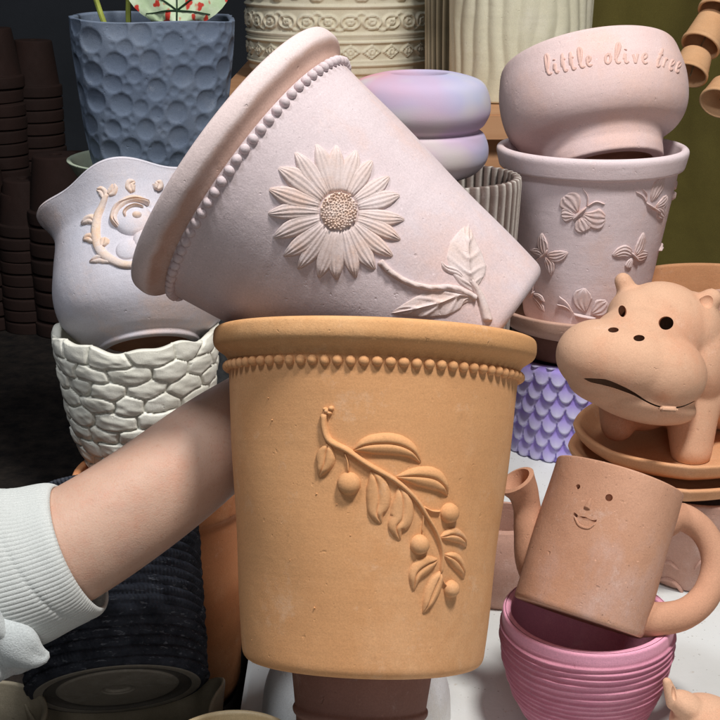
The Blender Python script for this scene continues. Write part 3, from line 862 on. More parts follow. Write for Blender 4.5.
# ears
def ear(px, py, dd, tx, ty, r):
    cap(L(px, py, dd), L(tx, ty, dd-2), r, r*.8, 4)
ear(630, 296, 4, 623, 281, 11.5)
ear(699, 308, -6, 711, 299, 14)
me = bm_mesh(bm)
me = baked(me, [('REMESH', dict(mode='VOXEL', voxel_size=.0016)), ('SMOOTH', dict(factor=.6, iterations=22))])
# cutters
def cyl_cut(p, q, r, seg=24):
    b = bmesh.new(); d = (q-p); 
    mt = Matrix.Translation((p+q)/2) @ d.to_track_quat('Z', 'Y').to_matrix().to_4x4()
    bmesh.ops.create_cone(b, cap_ends=True, segments=seg, radius1=r, radius2=r, depth=d.length, matrix=mt)
    return bm_mesh(b)
def squash(me_, c, sx, sz):
    for v_ in me_.vertices: v_.co.x = c.x+(v_.co.x-c.x)*sx; v_.co.z = c.z+(v_.co.z-c.z)*sz
    return me_
cuts = [cyl_cut(L(664.5, 321.5, -90), L(668, 325, -10), 6.8*mp),
        squash(cyl_cut(L(617, 309.5, -90), L(622, 312, -8), 6.0*mp), L(618, 309, 0), .62, 1.0),
        squash(cyl_cut(L(637.5, 337.5, -120), L(640, 340, -50), 5.2*mp), L(638, 338, 0), 1.0, .6),
        squash(cyl_cut(L(611.5, 329.5, -120), L(614, 332, -50), 5.0*mp), L(612, 330, 0), 1.0, .52)]
# mouth slit: curved slab that follows the lip line and thins to its ends
lip = spline([(584, 378.5), (592, 380), (606, 382), (620, 387), (634, 393.5), (648, 402), (662, 407), (680, 407), (697, 400)], 34)
v, f = [], []
for i, (x, y) in enumerate(lip):
    u = i/33
    w = np.interp(u, [0, .1, .25, .42, .6, .8, 1], [.6, 4.0, 6.6, 4.6, 1.8, 1.5, .8])
    for yy, dd in ((y+w*.7, -120), (y-w*.5, -120), (y-w*.3, -34), (y+w*.5, -34)): v.append(L(x, yy, dd))
n_ = len(lip)
for i in range(n_-1):
    for a in range(4):
        b = (a+1) % 4; f.append((i*4+a, i*4+b, (i+1)*4+b, (i+1)*4+a))
f.append((3, 2, 1, 0)); f.append(tuple((n_-1)*4+k for k in range(4)))
mm = mesh_from(v, f); b2 = bmesh.new(); b2.from_mesh(mm); bmesh.ops.recalc_face_normals(b2, faces=b2.faces); b2.to_mesh(mm); b2.free()
cuts.append(mm)
# ear hollow
def dimple(c, r):
    b = bmesh.new(); sphere_bm(b, c, r, 3); return bm_mesh(b)
cuts.append(dimple(L(621, 284, -12), (4.2*mp, 7*mp, 7*mp)))
cuts.append(dimple(L(707, 301, -21), (7.5*mp, 6*mp, 8*mp)))
# flat soles
zf = (matH.inverted() @ Vector((0, 0, 0)))
me = boolean(me, cuts)
# hollow inside
def bodycavity():
    b = bmesh.new()
    sphere_bm(b, L(655, 330, -2), (40*mp, 36*mp, 34*mp), 3)
    sphere_bm(b, L(700, 365, 80), (48*mp, 80*mp, 42*mp), 3)
    m_ = bm_mesh(b)
    return baked(m_, [('REMESH', dict(mode='VOXEL', voxel_size=.003))])
me = boolean(me, [bodycavity()])
# flatten anything below the saucer floor
fz = zl+.0195+.0065
for v_ in me.vertices:
    wp = matH @ v_.co
    if wp.z < fz: wp.z = fz; v_.co = matH.inverted() @ wp
hip = thing('hippo_planter', 'peach terracotta hippo planter with open mouth standing in the upper saucer', 'planter', matH)
link('hippo_body', me, M['hippo'], hip, 35)
bmT = bmesh.new(); bmesh.ops.create_cube(bmT, size=1, matrix=Matrix.Translation(L(668, 409, -84)) @ Matrix.Rotation(math.radians(3), 4, 'Y') @ Matrix.Diagonal((17*mp, 12*mp, 5.5*mp, 1)))
bmesh.ops.bevel(bmT, geom=bmT.edges[:], offset=2*mp, segments=3, affect='EDGES')
link('tooth', bm_mesh(bmT), M['hippo'], hip, 60)

# ------------------------------------------------------------------ purple scale pot, butterfly pot, lettered bowl
X0, Y0 = .262, 1.47
RU, HU = .087, .118
t = thing('flower_pot', 'lavender pot covered in overlapping scales with whitened tips', 'flower pot', frame(Vector((.252, Y0, 0))))
def scales(T, Zz, Rr, K):
    out = (K < .6); p = .0195; nc = 29; w = 2*PI/nc
    hbest = np.zeros(T.shape); tip = np.zeros(T.shape)
    for k in range(-1, 8):
        zk = k*p+.006
        off = .5*(k % 2)
        u = (np.mod(T/w+off, 1)-.5)*2
        bot = zk-.55*p*(np.clip(1-np.abs(u)**2.6, 0, 1)**.5*1.4-.75)
        q = (Zz-bot)/(1.5*p)
        ins = (q > 0) & (q < 1)
        edge = np.clip((Zz-bot)/.0022, 0, 1)
        h = (.0066+.0018*hsh(np.floor(T/w+off), k*1.0))*(1-q)*(1-.42*u*u)*np.sqrt(edge)
        m = ins & (h > hbest)
        hbest = np.where(m, h, hbest); tip = np.where(m, np.clip(1.25-q*1.9, 0, 1)*(1-.45*np.abs(u)), tip)
    return np.where(out, hbest-.001, 0), 0*Zz, np.where(out, tip, 0)
prof = dens(fillet([(0, 0), (RU-.012, 0, .004), (RU, HU-.004, .003), (RU-.002, HU, .002)]), .0011)
k = len(prof); prof += dens([(RU-.002, HU), (RU-.009, HU), (RU-.02, .012), (0, .012)], .01)[1:]
frU = k/(len(prof)-1)
link('pot_body', lathe(prof, 500, disp=lambda T, Zz, Rr, K: scales(T, Zz, Rr, K*(.6/frU))), M['purple'], t, 180)
t = thing('flower_pot', 'squat umber pot between the lavender scale pot and the pink saucer', 'flower pot', frame(Vector((X0, Y0, HU+.001))))
prof = dens(fillet([(0, 0), (.080, 0, .004), (.083, .03, .003), (.078, .03, .002), (.07, .008), (0, .008)]), .01)
link('pot_body', lathe(prof, 96), M['brown'], t)
zS = HU+.0315
saucer('saucer', 'rosy terracotta saucer holding the butterfly pot', X0+.002, Y0-.0, zS, .113, .028, M['saucer'], None, .007)
bB = Vector((X0+.0, Y0, zS+.0065)); HBf = .358-bB.z
matF = frame(bB)
t = thing('flower_pot', 'greyish lilac pot with raised butterflies, standing in the rosy saucer', 'flower pot', matF)
rb, rt = .0705, .0975
prof = dens(fillet([(0, 0), (rb-.002, 0, .006), (rt, HBf-.024, .003), (.099, HBf-.022, .002)]), .01)[:-1]+dens(fillet([(.099, HBf-.022), (.093, HBf-.02, .002), (rb-.008, .01, .01), (0, .01)]), .01)
link('pot_body', lathe(prof, 128), M['butterfly_pot'], t)
rim = fillet([(rt-.001, HBf-.026), (.1035, HBf-.024, .003), (.108, HBf-.004, .005), (.104, HBf, .003), (.099, HBf-.001, .003), (.0925, HBf-.022)], 6)
link('rim', lathe(rim, 128, closed=True), M['butterfly_pot'], t)
sF = Surf(matF, [(-.02, rb-.003), (0, rb), (HBf-.024, rt), (HBf, rt+.003)])
mF = .00105
FX = lambda x: 480+x*220/720; FY = lambda y: 150+y*210/687
def butterfly(wings, body, ants):
    v, f = [], []
    ribbon_vf(sF, sF.flat([(FX(x), FY(y)) for x, y in body]), [.5*mF, 1.7*mF, 1.4*mF, .5*mF], .0032, N=16, verts=v, faces=f)
    for a in ants: ribbon_vf(sF, sF.flat([(FX(x), FY(y)) for x, y in a]), [.45*mF, .45*mF], .0014, N=12, Mx=4, verts=v, faces=f)
    b = link('butterfly', mesh_from(v, f), M['butterfly'], t, 70)
    for pts, w in wings:
        ribbon(sF, [(FX(x), FY(y)) for x, y in pts], [q*1.3 for q in w], mF, .0018, 'wing', M['butterfly'], b, mode='wing', N=22, Mx=22)
FW = [.8, 3.5, 6.5, 8.5, 9, 7.5, 3]
butterfly([(((320, 205), (295, 170), (275, 150)), [.8, 4, 7, 9, 9, 7, 3]), (((312, 215), (285, 212), (266, 212)), [.8, 3, 5, 6, 5, 2]), (((335, 210), (375, 225), (410, 225)), FW), (((325, 220), (335, 245), (345, 265)), [.8, 4, 6, 7, 6, 3])],
          ((303, 228), (325, 207), (350, 185)), [((350, 185), (352, 150), (335, 124)), ((350, 185), (380, 168), (410, 178))])
butterfly([(((560, 170), (580, 125), (603, 88)), [.8, 4, 6, 7, 5, 1]), (((575, 185), (600, 170), (612, 150)), [.8, 4, 6, 5, 2]), (((580, 190), (592, 205), (600, 216)), [.8, 4, 5, 4, 2])],
          ((590, 205), (565, 188), (543, 172)), [((543, 172), (532, 150), (508, 135)), ((543, 172), (545, 145), (530, 125))])
butterfly([(((212, 345), (205, 310), (203, 272)), [.8, 3.5, 5, 5, 3.5, .6]), (((208, 345), (190, 335), (162, 330)), [.8, 3.5, 4, 2.5, .6]), (((218, 345), (250, 348), (288, 335)), [.8, 4, 5, 4, .6]), (((216, 350), (228, 375), (232, 412)), [.8, 4, 5, 3.5, .6])],
          ((195, 352), (212, 342), (222, 325)), [((222, 325), (218, 300), (196, 285)), ((195, 352), (180, 362), (172, 358))])
butterfly([(((505, 345), (525, 315), (535, 270)), [.8, 3.5, 5, 5, 3.5, .6]), (((500, 343), (470, 330), (432, 345)), [.8, 4, 5, 4, .6]), (((508, 350), (530, 345), (550, 340)), [.8, 4, 5, 3.5, .6]), (((498, 352), (488, 372), (484, 388)), [.8, 3, 3.5, .6])],
          ((520, 365), (503, 345), (495, 335)), [((495, 335), (490, 328), (470, 322))])
butterfly([(((345, 530), (335, 490), (342, 452)), [.8, 5, 8, 9, 7, 1]), (((365, 535), (395, 515), (415, 495)), [.8, 5, 8, 8, 6, 2])],
          ((305, 535), (340, 545), (380, 550)), [((305, 535), (285, 500), (258, 478)), ((305, 530), (280, 512), (250, 505))])
butterfly([(((170, 470), (160, 440), (158, 410)), [.6, 2.5, 3, 2, .5]), (((172, 475), (195, 505), (210, 530)), [.6, 3.5, 4, 3, .5]), (((175, 470), (195, 480), (212, 498)), [.6, 2, 2.5, .5])],
          ((165, 482), (172, 472), (178, 462)), [((172, 470), (175, 440), (170, 415))])
butterfly([(((118, 178), (112, 172), (108, 165)), [1, 3.5, 3, .6]), (((128, 200), (124, 190), (118, 182)), [.6, 3, 3, .6])], ((128, 222), (122, 215), (120, 210)), [])
butterfly([(((640, 130), (648, 115), (652, 100)), [1, 4, 3, .6]), (((636, 165), (640, 150), (644, 138)), [.6, 3, 3, .6])], ((630, 160), (636, 148), (640, 135)), [])
butterfly([(((590, 322), (595, 318), (600, 305)), [.6, 2, 2, .6])], ((586, 330), (590, 322), (594, 315)), [])

# lettered bowl
axL = camvec(-.12, .97, .15)
fL = P(604, 168, 1.455)
matL = frame(fL, axL)
t = thing('bowl', 'pinkish white footed bowl lettered little olive tree, resting on the butterfly pot', 'bowl', matL)
lp = [(0, .008), (.050, .008), (.054, 0), (.0655, 0), (.067, .010), (.068, .020), (.074, .030), (.090, .040), (.1000, .054), (.1045, .072), (.1050, .094), (.1010, .116), (.0985, .124)]
outp = fillet([(0, .010), (.050, .010, .002), (.054, 0, .003), (.0660, 0, .004), (.067, .010)])[:-1]+[tuple(a) for a in spline(lp[4:], 50)]
inp = [tuple(a) for a in spline([(.0970, .1262), (.0945, .124), (.098, .104), (.0985, .075), (.092, .052), (.06, .03), (.02, .018)], 40)]
link('bowl_body', lathe(outp+inp+[(0, .018)], 150), M['bowl'], t, 60)
link('unglazed_base', lathe([(0, .0095), (.0495, .0095), (.0535, -.0004), (.0545, -.0004), (.0515, .0099), (0, .0099)], 90), M['umber'], t)
sL = Surf(matL, [(z, r) for r, z in lp[4:]])
GL = {
 'l': [[(.0, .25), (.3, .8), (.62, 1.75), (.5, 2.2), (.28, 2.0), (.18, 1.0), (.22, .2), (.45, 0), (.7, .2)]],
 'i': [[(.0, .3), (.18, 1.0), (.16, .3), (.3, 0), (.55, .2)], [(.2, 1.42), (.24, 1.5)]],
 't': [[(.0, .3), (.28, 1.9), (.2, .6), (.25, .05), (.42, 0), (.6, .2)], [(-.05, 1.25), (.6, 1.38)]],
 'e': [[(.02, .45), (.35, .6), (.5, .9), (.3, 1.08), (.08, .8), (.06, .3), (.28, 0), (.6, .2)]],
 'o': [[(.35, 1.05), (.08, .8), (.05, .3), (.3, 0), (.58, .3), (.58, .8), (.35, 1.05), (.62, .95)]],
 'v': [[(.0, 1.0), (.12, .5), (.28, .02), (.42, .5), (.55, 1.05)]],
 'r': [[(.05, 1.05), (.1, .5), (.1, 0)], [(.1, .6), (.25, .98), (.48, 1.0)]]}
v, f = [], []
def word(w, x0, y0, x1, y1, xh, slope=0, bow=0):
    n = len(w); L_ = math.hypot(x1-x0, y1-y0); ux, uy = (x1-x0)/L_, (y1-y0)/L_
    for i, ch in enumerate(w):
        for st in GL[ch]:
            pts = []
            for a, b in st:
                q = (i+a*.98)/n
                X_ = x0+ux*L_*q+(uy)*0; Y_ = y0+uy*L_*q-bow*4*q*(1-q)
                pts.append((X_+uy*b*xh*1.0, Y_-ux*b*xh))
            ribbon_vf(sL, sL.flat(pts), [.0017, .0017], .0016, N=10 if len(st) < 4 else 30, Mx=6, verts=v, faces=f)
word('little', 547, 75, 596, 65, 9.0)
word('olive', 605, 64, 651, 64, 9.0, bow=1)
word('tree', 655, 66, 681, 74, 9.5, bow=.5)
link('lettering', mesh_from(v, f), M['letter'], t, 70)

# ------------------------------------------------------------------ opal vase on the ribbed pot
cO = P(418, 176, 1.34)
t = thing('vase', 'opal pink and blue vase shaped like two stacked rings, behind the tipped pot', 'vase', frame(Vector((cO.x, cO.y, cO.z-.012))))
pr = spline([(.038, 0), (.040, .004), (.042, .010), (.058, .016), (.0695, .028), (.0715, .042), (.067, .055), (.0615, .0605), (.067, .066), (.0725, .079), (.0705, .096), (.063, .108), (.045, .1145), (.030, .1165), (.026, .1100)], 110)
pr = [(0, 0)]+[tuple(a) for a in pr]+[(.045, .09), (.05, .05), (.03, .012), (0, .012)]
link('vase_body', lathe(pr, 128), M['opal'], t, 60)
zO = cO.z-.0125
t = thing('flower_pot', 'tall grey brown pot with vertical ribs, under the opal vase', 'flower pot', frame(Vector((cO.x+.030, cO.y+.02, 0))))
def vrib(n, a, sharp=1.0):
    def fn(T, Zz, Rr, K):
        out = K < .7; c = .5+.5*np.cos(n*T+.4*np.sin(Zz*20+3*T))
        return np.where(out, a*c**sharp, 0), 0*Zz, np.where(out, c**3*(.35+.65*vnoise(Zz*20, T*n/(2*PI)*.5, None)), .3)
    return fn
prof = dens(fillet([(0, 0), (.06, 0, .004), (.076, zO+.002, .003), (.075, zO+.010, .002), (.070, zO+.010, .002), (.05, .012), (0, .012)]), .008)
link('pot_body', lathe(prof, 400, disp=vrib(44, .0036)), M['rib'], t, 180)

# ------------------------------------------------------------------ back shelf with cream planters
zs = .352
t = thing('wooden_shelf', 'low orange wooden shelf behind carrying the cream planters', 'shelf', Matrix.Translation((.1, 2.2, 0)))
link('shelf_board', box_mesh(-.32, .21, -.42, .40, zs-.036, zs, .002), M['wood'], t)
link('apron', box_mesh(-.31, .20, -.40, -.375, zs-.10, zs-.0365, .002), M['wood'], t)
for sx in (-.29, .18):
    for sy in (-.37, .37): link('leg', box_mesh(sx-.02, sx+.02, sy-.02+.02*(sy < 0), sy+.02+.02*(sy < 0), GZ, zs-.0375, .002), M['wood'], t)
# embossed planter
def emb(T, Zz, Rr, K):
    out = (K < .8) & (Zz > .004)
    nrep = 14; s = T*nrep/(2*PI); u = np.mod(s, 1)*2-1; au = np.abs(u)
    h = np.zeros(T.shape)
    def line(d, w): return np.exp(-(d/w)**2)
    for z0 in (.030, .066, .078, .122): h += line(Zz-z0, .0022)
    for z0 in (.036, .073): h += .6*line(Zz-z0, .0015)
    # lozenge band
    zb = (Zz-.051)/.011; inb = np.abs(zb) < 1
    u2 = np.mod(s*2, 1)*2-1
    h += np.where(inb, line(np.abs(u2)+np.abs(zb)*.9-.8, .12)+line(np.hypot(u2, zb*.8)-.25, .12), 0)
    # scroll band
    zc = (Zz-.098)/.019; inc = np.abs(zc) < 1.05
    h += np.where(inc, line(np.hypot(au-.5, zc*.8)-.42, .07)+line(np.hypot(au-.5, zc*.8)-.15, .07)+line(zc+.7*np.cos(u*PI), .09)*.8, 0)
    # big arabesque
    zd = (Zz-.165)/.038; ind = (Zz > .125) & (Zz < .21)
    h += np.where(ind, line(np.hypot(au-.55, (zd-.2)*.9)-.33, .06)+line(zd-.8*np.cos(u*PI), .09)+line(np.hypot(au-.05, (zd+.4)*.8)-.28, .06)+line(np.hypot(au-.9, (zd+.6)*.8)-.22, .05), 0)
    ze = (Zz-.25)/.03; ine = (Zz > .215)
    h += np.where(ine, line(np.hypot(au-.5, ze)-.5, .06)+line(ze-.6*np.cos(u*PI*2), .09), 0)
    h = np.clip(h, 0, 1)
    return np.where(out, .0045*h, 0), 0*Zz, np.where(out, 1-h, .5)*.15
cE = P(340, 74, 2.30)
t = thing('planter', 'cream planter embossed with scroll and lozenge bands on the back shelf', 'planter', frame(Vector((cE.x, 2.30, zs+.001))))
prof = dens(fillet([(0, 0), (.150, 0, .004), (.152, .012, .002), (.156, .016, .002), (.163, .30, .004), (.158, .302, .002)]), .0022)+dens([(.158, .302), (.150, .30), (.14, .02), (0, .02)], .03)[1:]
link('pot_body', lathe(prof, 640, disp=emb), M['cream'], t, 180)
# fluted ivory planter
def flute(T, Zz, Rr, K):
    out = K < .8
    ph = 26*T+.9*np.sin(Zz*28+T*5)+.5*np.sin(Zz*60+2*T)
    c = (.5+.5*np.cos(ph))
    return np.where(out, .0035*c**.6, 0), 0*Zz
cG = P(521, 110, 1.88)
t = thing('planter', 'ivory planter with wavy vertical flutes at the front of the back shelf', 'planter', frame(Vector((cG.x+.004, cG.y+.08, zs+.001))))
prof = dens(fillet([(0, 0), (.098, 0, .004), (.108, .32, .004), (.10, .322, .002)]), .006)+dens([(.10, .322), (.09, .02), (0, .02)], .03)[1:]
link('pot_body', lathe(prof, 420, disp=flute), M['cream_flute'], t, 180)
cG = P(446, 76, 2.15)
t = thing('planter', 'dark planter with narrow pale ribs between the two cream planters', 'planter', frame(Vector((cG.x+.02, 2.12, zs+.001))))
prof = dens(fillet([(0, 0), (.050, 0, .004), (.056, .34, .004), (.05, .342, .002)]), .01)+dens([(.05, .342), (.045, .02), (0, .02)], .03)[1:]
link('pot_body', lathe(prof, 300, disp=vrib(30, .008, 1.5)), M['darkrib'], t, 180)

# ------------------------------------------------------------------ blue dimpled pot on celadon bowl on charcoal pedestal planter
cL = P(155, 162, 1.5)
t = thing('planter', 'tall charcoal cement planter at the left holding up the celadon bowl', 'planter', frame(Vector((cL.x, cL.y, GZ))))
hz = cL.z-.045-GZ
prof = dens(fillet([(0, 0), (.090, 0, .006), (.094, hz, .003), (.086, hz, .002), (.08, .02), (0, .02)]), .03)
link('pot_body', lathe(prof, 96), M['charcoal'], t)
t = thing('bowl', 'celadon green bowl under the slate blue dimpled pot', 'bowl', frame(Vector((cL.x, cL.y, GZ+hz+.001))))
hw = .050
prof = dens(fillet([(0, 0), (.07, 0, .006), (.098, hw-.004, .012), (.1005, hw, .003), (.095, hw, .003), (.07, .008, .01), (0, .008)]), .008)
link('bowl_body', lathe(prof, 110), M['green_glaze'], t)
zb = GZ+hz+.010
topz = P(155, 14, 1.5).z
hN = topz-zb
matN = frame(Vector((cL.x+.001, cL.y, zb)), Vector((.02, 0, 1)).normalized(), -.0)
t = thing('flower_pot', 'slate blue pot covered in round dimples, caladium growing in it', 'flower pot', matN)
dm = []
tries = 0
perim = 2*PI*.095
for rad_ in (.0125, .0105, .0086, .0055, .0040, .0032):
    for _ in range(900 if rad_ > .005 else 1600):
        s_, z_ = rng.uniform(0, perim), rng.uniform(.004, hN-.004)
        ok = True
        for a, b, r in dm:
            dx = abs(s_-a); dx = min(dx, perim-dx)
            if dx*dx+(z_-b)**2 < (rad_+r-.0004)**2: ok = False; break
        if ok: dm.append((s_, z_, rad_*rng.uniform(.93, 1.05)))
def dimp(T, Zz, Rr, K):
    out = K < .7; S_ = T*.095; h = np.zeros(T.shape)
    for a, b, r in dm:
        dx = np.abs(S_-a); dx = np.minimum(dx, perim-dx); q = (dx*dx+(Zz-b)**2)/(r*r)
        h = np.minimum(h, -r*.22*np.clip(1-q, 0, 1)**.62)
    return np.where(out, h, 0), np.where(Rr > .05, .0012*np.sin(4*T)*np.clip(Zz/hN, 0, 1), 0)
def sq(T):
    n = 3.4; return 1/(np.abs(np.cos(T))**n+np.abs(np.sin(T))**n)**(1/n)
prof = dens(fillet([(0, 0), (.058, 0, .01), (.076, .045, .05), (.0895, hN-.03, .03), (.0905, hN, .003)]), .0017)
k = len(prof); prof += dens(fillet([(.0905, hN), (.084, hN, .003), (.082, hN-.06), (.05, .012), (0, .012)]), .01)[1:]
frN = k/(len(prof)-1)
me = lathe(prof, 520, disp=lambda T, Zz, Rr, K: dimp(T, Zz, Rr, K*(.7/frN)), shape=sq)
link('pot_body', me, M['blue'], t, 180)
# caladium
cp = Vector((cL.x, cL.y, topz-.03))
pl = thing('caladium_plant', 'caladium with red blotched pale leaves growing from the slate blue pot', 'plant', Matrix.Translation(cp))
for (x0, x1, dy, top) in ((-.045, -.075, 0, .12), (-.025, -.020, .02, .14), (.02, .05, .01, .06), (0, .01, .03, .08)):
    pth = spline([(x0*.5, dy, -.05), (x0, dy, .01), ((x0+x1)/2, dy, top*.5), (x1, dy, top)], 16)
    link('stem', tube_mesh(pth, [.0032]*16, 8), M['stem'], pl)
def cleaf(c, w, h, tilt, yaw):
    vs, fs = [], []; n, m = 20, 14
    for i in range(n+1):
        u = i/n; ww = w*math.sin(PI*min(1, u**.75*.97+.02))**.7
        for j in range(m+1):
            v_ = -1+2*j/m
            vs.append(Vector((ww*v_, .010*v_*v_-.018*u*u+.002*math.sin(9*v_+u*7), (u-.5)*h)))
    R_ = Euler((math.radians(tilt), 0, math.radians(yaw))).to_matrix()
    vs = [R_ @ q+Vector(c) for q in vs]
    for i in range(n):
        for j in range(m):
            a = i*(m+1)+j; fs.append((a, a+1, a+m+2, a+m+1))
    me = baked(mesh_from(vs, fs), [('SOLIDIFY', dict(thickness=.0008))])
    lf = link('leaf', me, M['caladium'], pl, 70)
    vv = bmesh.new()
    def P2(u, v_):
        ww = w*math.sin(PI*min(1, u**.75*.97+.02))**.7
        return R_ @ Vector((ww*v_, .010*v_*v_-.018*u*u+.002*math.sin(9*v_+u*7)-.0006, (u-.5)*h))+Vector(c)
    allv, allf = [], []
    for (u0, u1, s_) in ((.02, .95, 0), (.12, .35, .8), (.12, .35, -.8), (.12, .10, .85), (.12, .10, -.85), (.3, .6, .8), (.3, .6, -.8), (.5, .8, .8), (.5, .8, -.8)):
        pth = [P2(u0+(u1-u0)*q/7, s_*q/7) for q in range(8)]
        m_ = tube_mesh(pth, [.0011*(1-.6*q/7) for q in range(8)], 5)
        b = len(allv); allv += [q.co.copy() for q in m_.vertices]; allf += [tuple(b+k for k in p.vertices) for p in m_.polygons]
    link('vein', mesh_from(allv, allf), M['vein'], lf, 70)
cleaf((.036, -.010, .088), .062, .135, -12, -4)
cleaf((-.080, .02, .19), .05, .11, -20, 30)
cleaf((.0, .04, .17), .05, .11, -10, -30)

# ------------------------------------------------------------------ nested terracotta stacks in the dark at the left
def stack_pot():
    t = thing('nested_pot', 'shade-darkened red terracotta pot nested upside down in a tall stack', 'flower pot', None, 'nested terracotta pots in the dark corner')
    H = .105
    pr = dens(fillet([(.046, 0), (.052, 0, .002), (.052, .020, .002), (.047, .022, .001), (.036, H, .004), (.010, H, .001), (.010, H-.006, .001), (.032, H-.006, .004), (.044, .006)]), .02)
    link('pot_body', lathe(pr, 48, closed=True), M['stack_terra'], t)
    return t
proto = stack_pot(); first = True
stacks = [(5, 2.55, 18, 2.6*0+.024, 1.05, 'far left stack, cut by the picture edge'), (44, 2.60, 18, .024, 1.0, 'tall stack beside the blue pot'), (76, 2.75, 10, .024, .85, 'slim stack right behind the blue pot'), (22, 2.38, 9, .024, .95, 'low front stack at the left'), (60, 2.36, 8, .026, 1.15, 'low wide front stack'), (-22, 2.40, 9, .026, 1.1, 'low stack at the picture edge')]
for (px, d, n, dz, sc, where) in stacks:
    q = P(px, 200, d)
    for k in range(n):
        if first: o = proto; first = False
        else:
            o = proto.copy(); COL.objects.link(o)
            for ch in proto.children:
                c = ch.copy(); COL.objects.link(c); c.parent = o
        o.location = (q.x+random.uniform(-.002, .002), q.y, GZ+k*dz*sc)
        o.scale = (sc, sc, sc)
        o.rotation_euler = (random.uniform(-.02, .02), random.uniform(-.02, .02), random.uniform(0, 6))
        o['label'] = 'shade-darkened terracotta pot upside down in the '+where

# ------------------------------------------------------------------ wide pot at right behind the hippo
cR = P(722, 286, 1.46)
t = thing('flower_pot', 'wide plain terracotta pot behind the hippo at the right edge', 'flower pot', frame(Vector((cR.x, cR.y, 0))))
hR = cR.z
prof = dens(fillet([(0, 0), (.085, 0, .006), (.112, hR, .003), (.105, hR, .003), (.09, .03, .01), (0, .02)]), .01)
link('pot_body', lathe(prof, 110), M['plain_terra'], t)
t = thing('flower_pot', 'small terracotta pot set inside the wide pot behind the hippo', 'flower pot', frame(Vector((cR.x+.025, cR.y-.02, .021))))
prof = dens(fillet([(0, 0), (.040, 0, .004), (.055, hR-.055, .002), (.060, hR-.053, .002), (.061, hR-.034, .003), (.055, hR-.034, .003), (.035, .01), (0, .01)]), .01)
link('pot_body', lathe(prof, 90), M['saucer'], t)

# ------------------------------------------------------------------ hanging bells
t = thing('bell_chime', 'peach terracotta bells strung on a cord at the top right corner', 'wind chime', Matrix.Translation(P(712, 20, 1.9)))
inv = t.matrix_world.inverted() if False else Matrix.Translation(-P(712, 20, 1.9))
def bell(px, py, tx, ty, r0, r1, H):
    p = P(px, py, 1.9); q = P(tx, ty, 1.92); ax = (q-p).normalized(); r0, r1, H = r0*1.52, r1*1.52, H*1.52
    m4 = inv @ frame(p, ax)
    pr = fillet([(r0*.86, .003), (r0*.90, 0, .001), (r0, .0005, .002), (r0*1.0, .006, .002), (r0*.95, .008, .002), (r1, H-.002, .004), (.003, H, .001), (.003, H-.003, .001), (r1*.85, H-.005, .003), (r0*.82, .010)])
    me = lathe(dens(pr, .006), 60, closed=True); me.transform(m4)
    link('bell', me, M['bell'], t, 50)
bell(689, 76, 699, 48, .0178, .0150, .028)
bell(700, 47, 717, 12, .0195, .0150, .037)
bell(717, 14, 733, -24, .0195, .0150, .037)
bell(718, 104, 728, 84, .0190, .0150, .027)
pth = spline([tuple(P(*a)-P(712, 20, 1.9)) for a in ((690, 76, 1.902), (701, 46, 1.908), (719, 12, 1.915), (735, -25, 1.92), (750, -70, 1.93), (760, -330, 1.93))], 30)
link('cord', tube_mesh(pth, [.0012]*30, 6), M['rope'], t)
pth = spline([tuple(P(*a)-P(712, 20, 1.9)) for a in ((720, 100, 1.902), (730, 80, 1.908), (742, 30, 1.915), (752, -60, 1.922))], 20)
link('cord', tube_mesh(pth, [.0012]*20, 6), M['rope'], t)

# ------------------------------------------------------------------ animal planter at the bottom right corner
DB = .93; mq = DB/FPX
O = P(713, 724, DB)
mat5 = Matrix((CR, CF, CU)).transposed().to_4x4(); mat5.translation = O
inv5 = mat5.inverted()
def L5(px, py, dd=0): return inv5 @ P(px-2, py-10, DB+dd*mq)
bm = bmesh.new()
for (px, py, dd, rx, rz, ry, roll) in ((712, 740, 10, 42, 34, 46, 30), (690, 717, 0, 22, 14, 22, 35), (735, 755, 30, 60, 44, 60, 0)):
    sphere_bm(bm, L5(px, py, dd), (rx*mq, ry*mq, rz*mq), 4, Matrix.Rotation(math.radians(roll), 3, 'Y'))
for i in range(6):
    q = i/5; sphere_bm(bm, L5(676, 712, -2).lerp(L5(669, 692, -4), q), (8.5-3.5*q)*mq, 3)
me = baked(bm_mesh(bm), [('REMESH', dict(mode='VOXEL', voxel_size=.0012)), ('SMOOTH', dict(factor=.5, iterations=8))])
me = boolean(me, [squash(dimple(L5(677, 703, -14), (3.2*mq, 8*mq, 9*mq)), L5(677, 703), 1, 1)])
sup = min((mat5 @ v_.co).z for v_ in me.vertices)
for v_ in me.vertices:
    wp = mat5 @ v_.co
    if wp.z < .001: wp.z = .001; v_.co = mat5.inverted() @ wp
t = thing('animal_planter', 'peach terracotta animal planter with a pointed ear at the bottom right corner', 'planter', mat5)
link('planter_body', me, M['hippo'], t, 50)

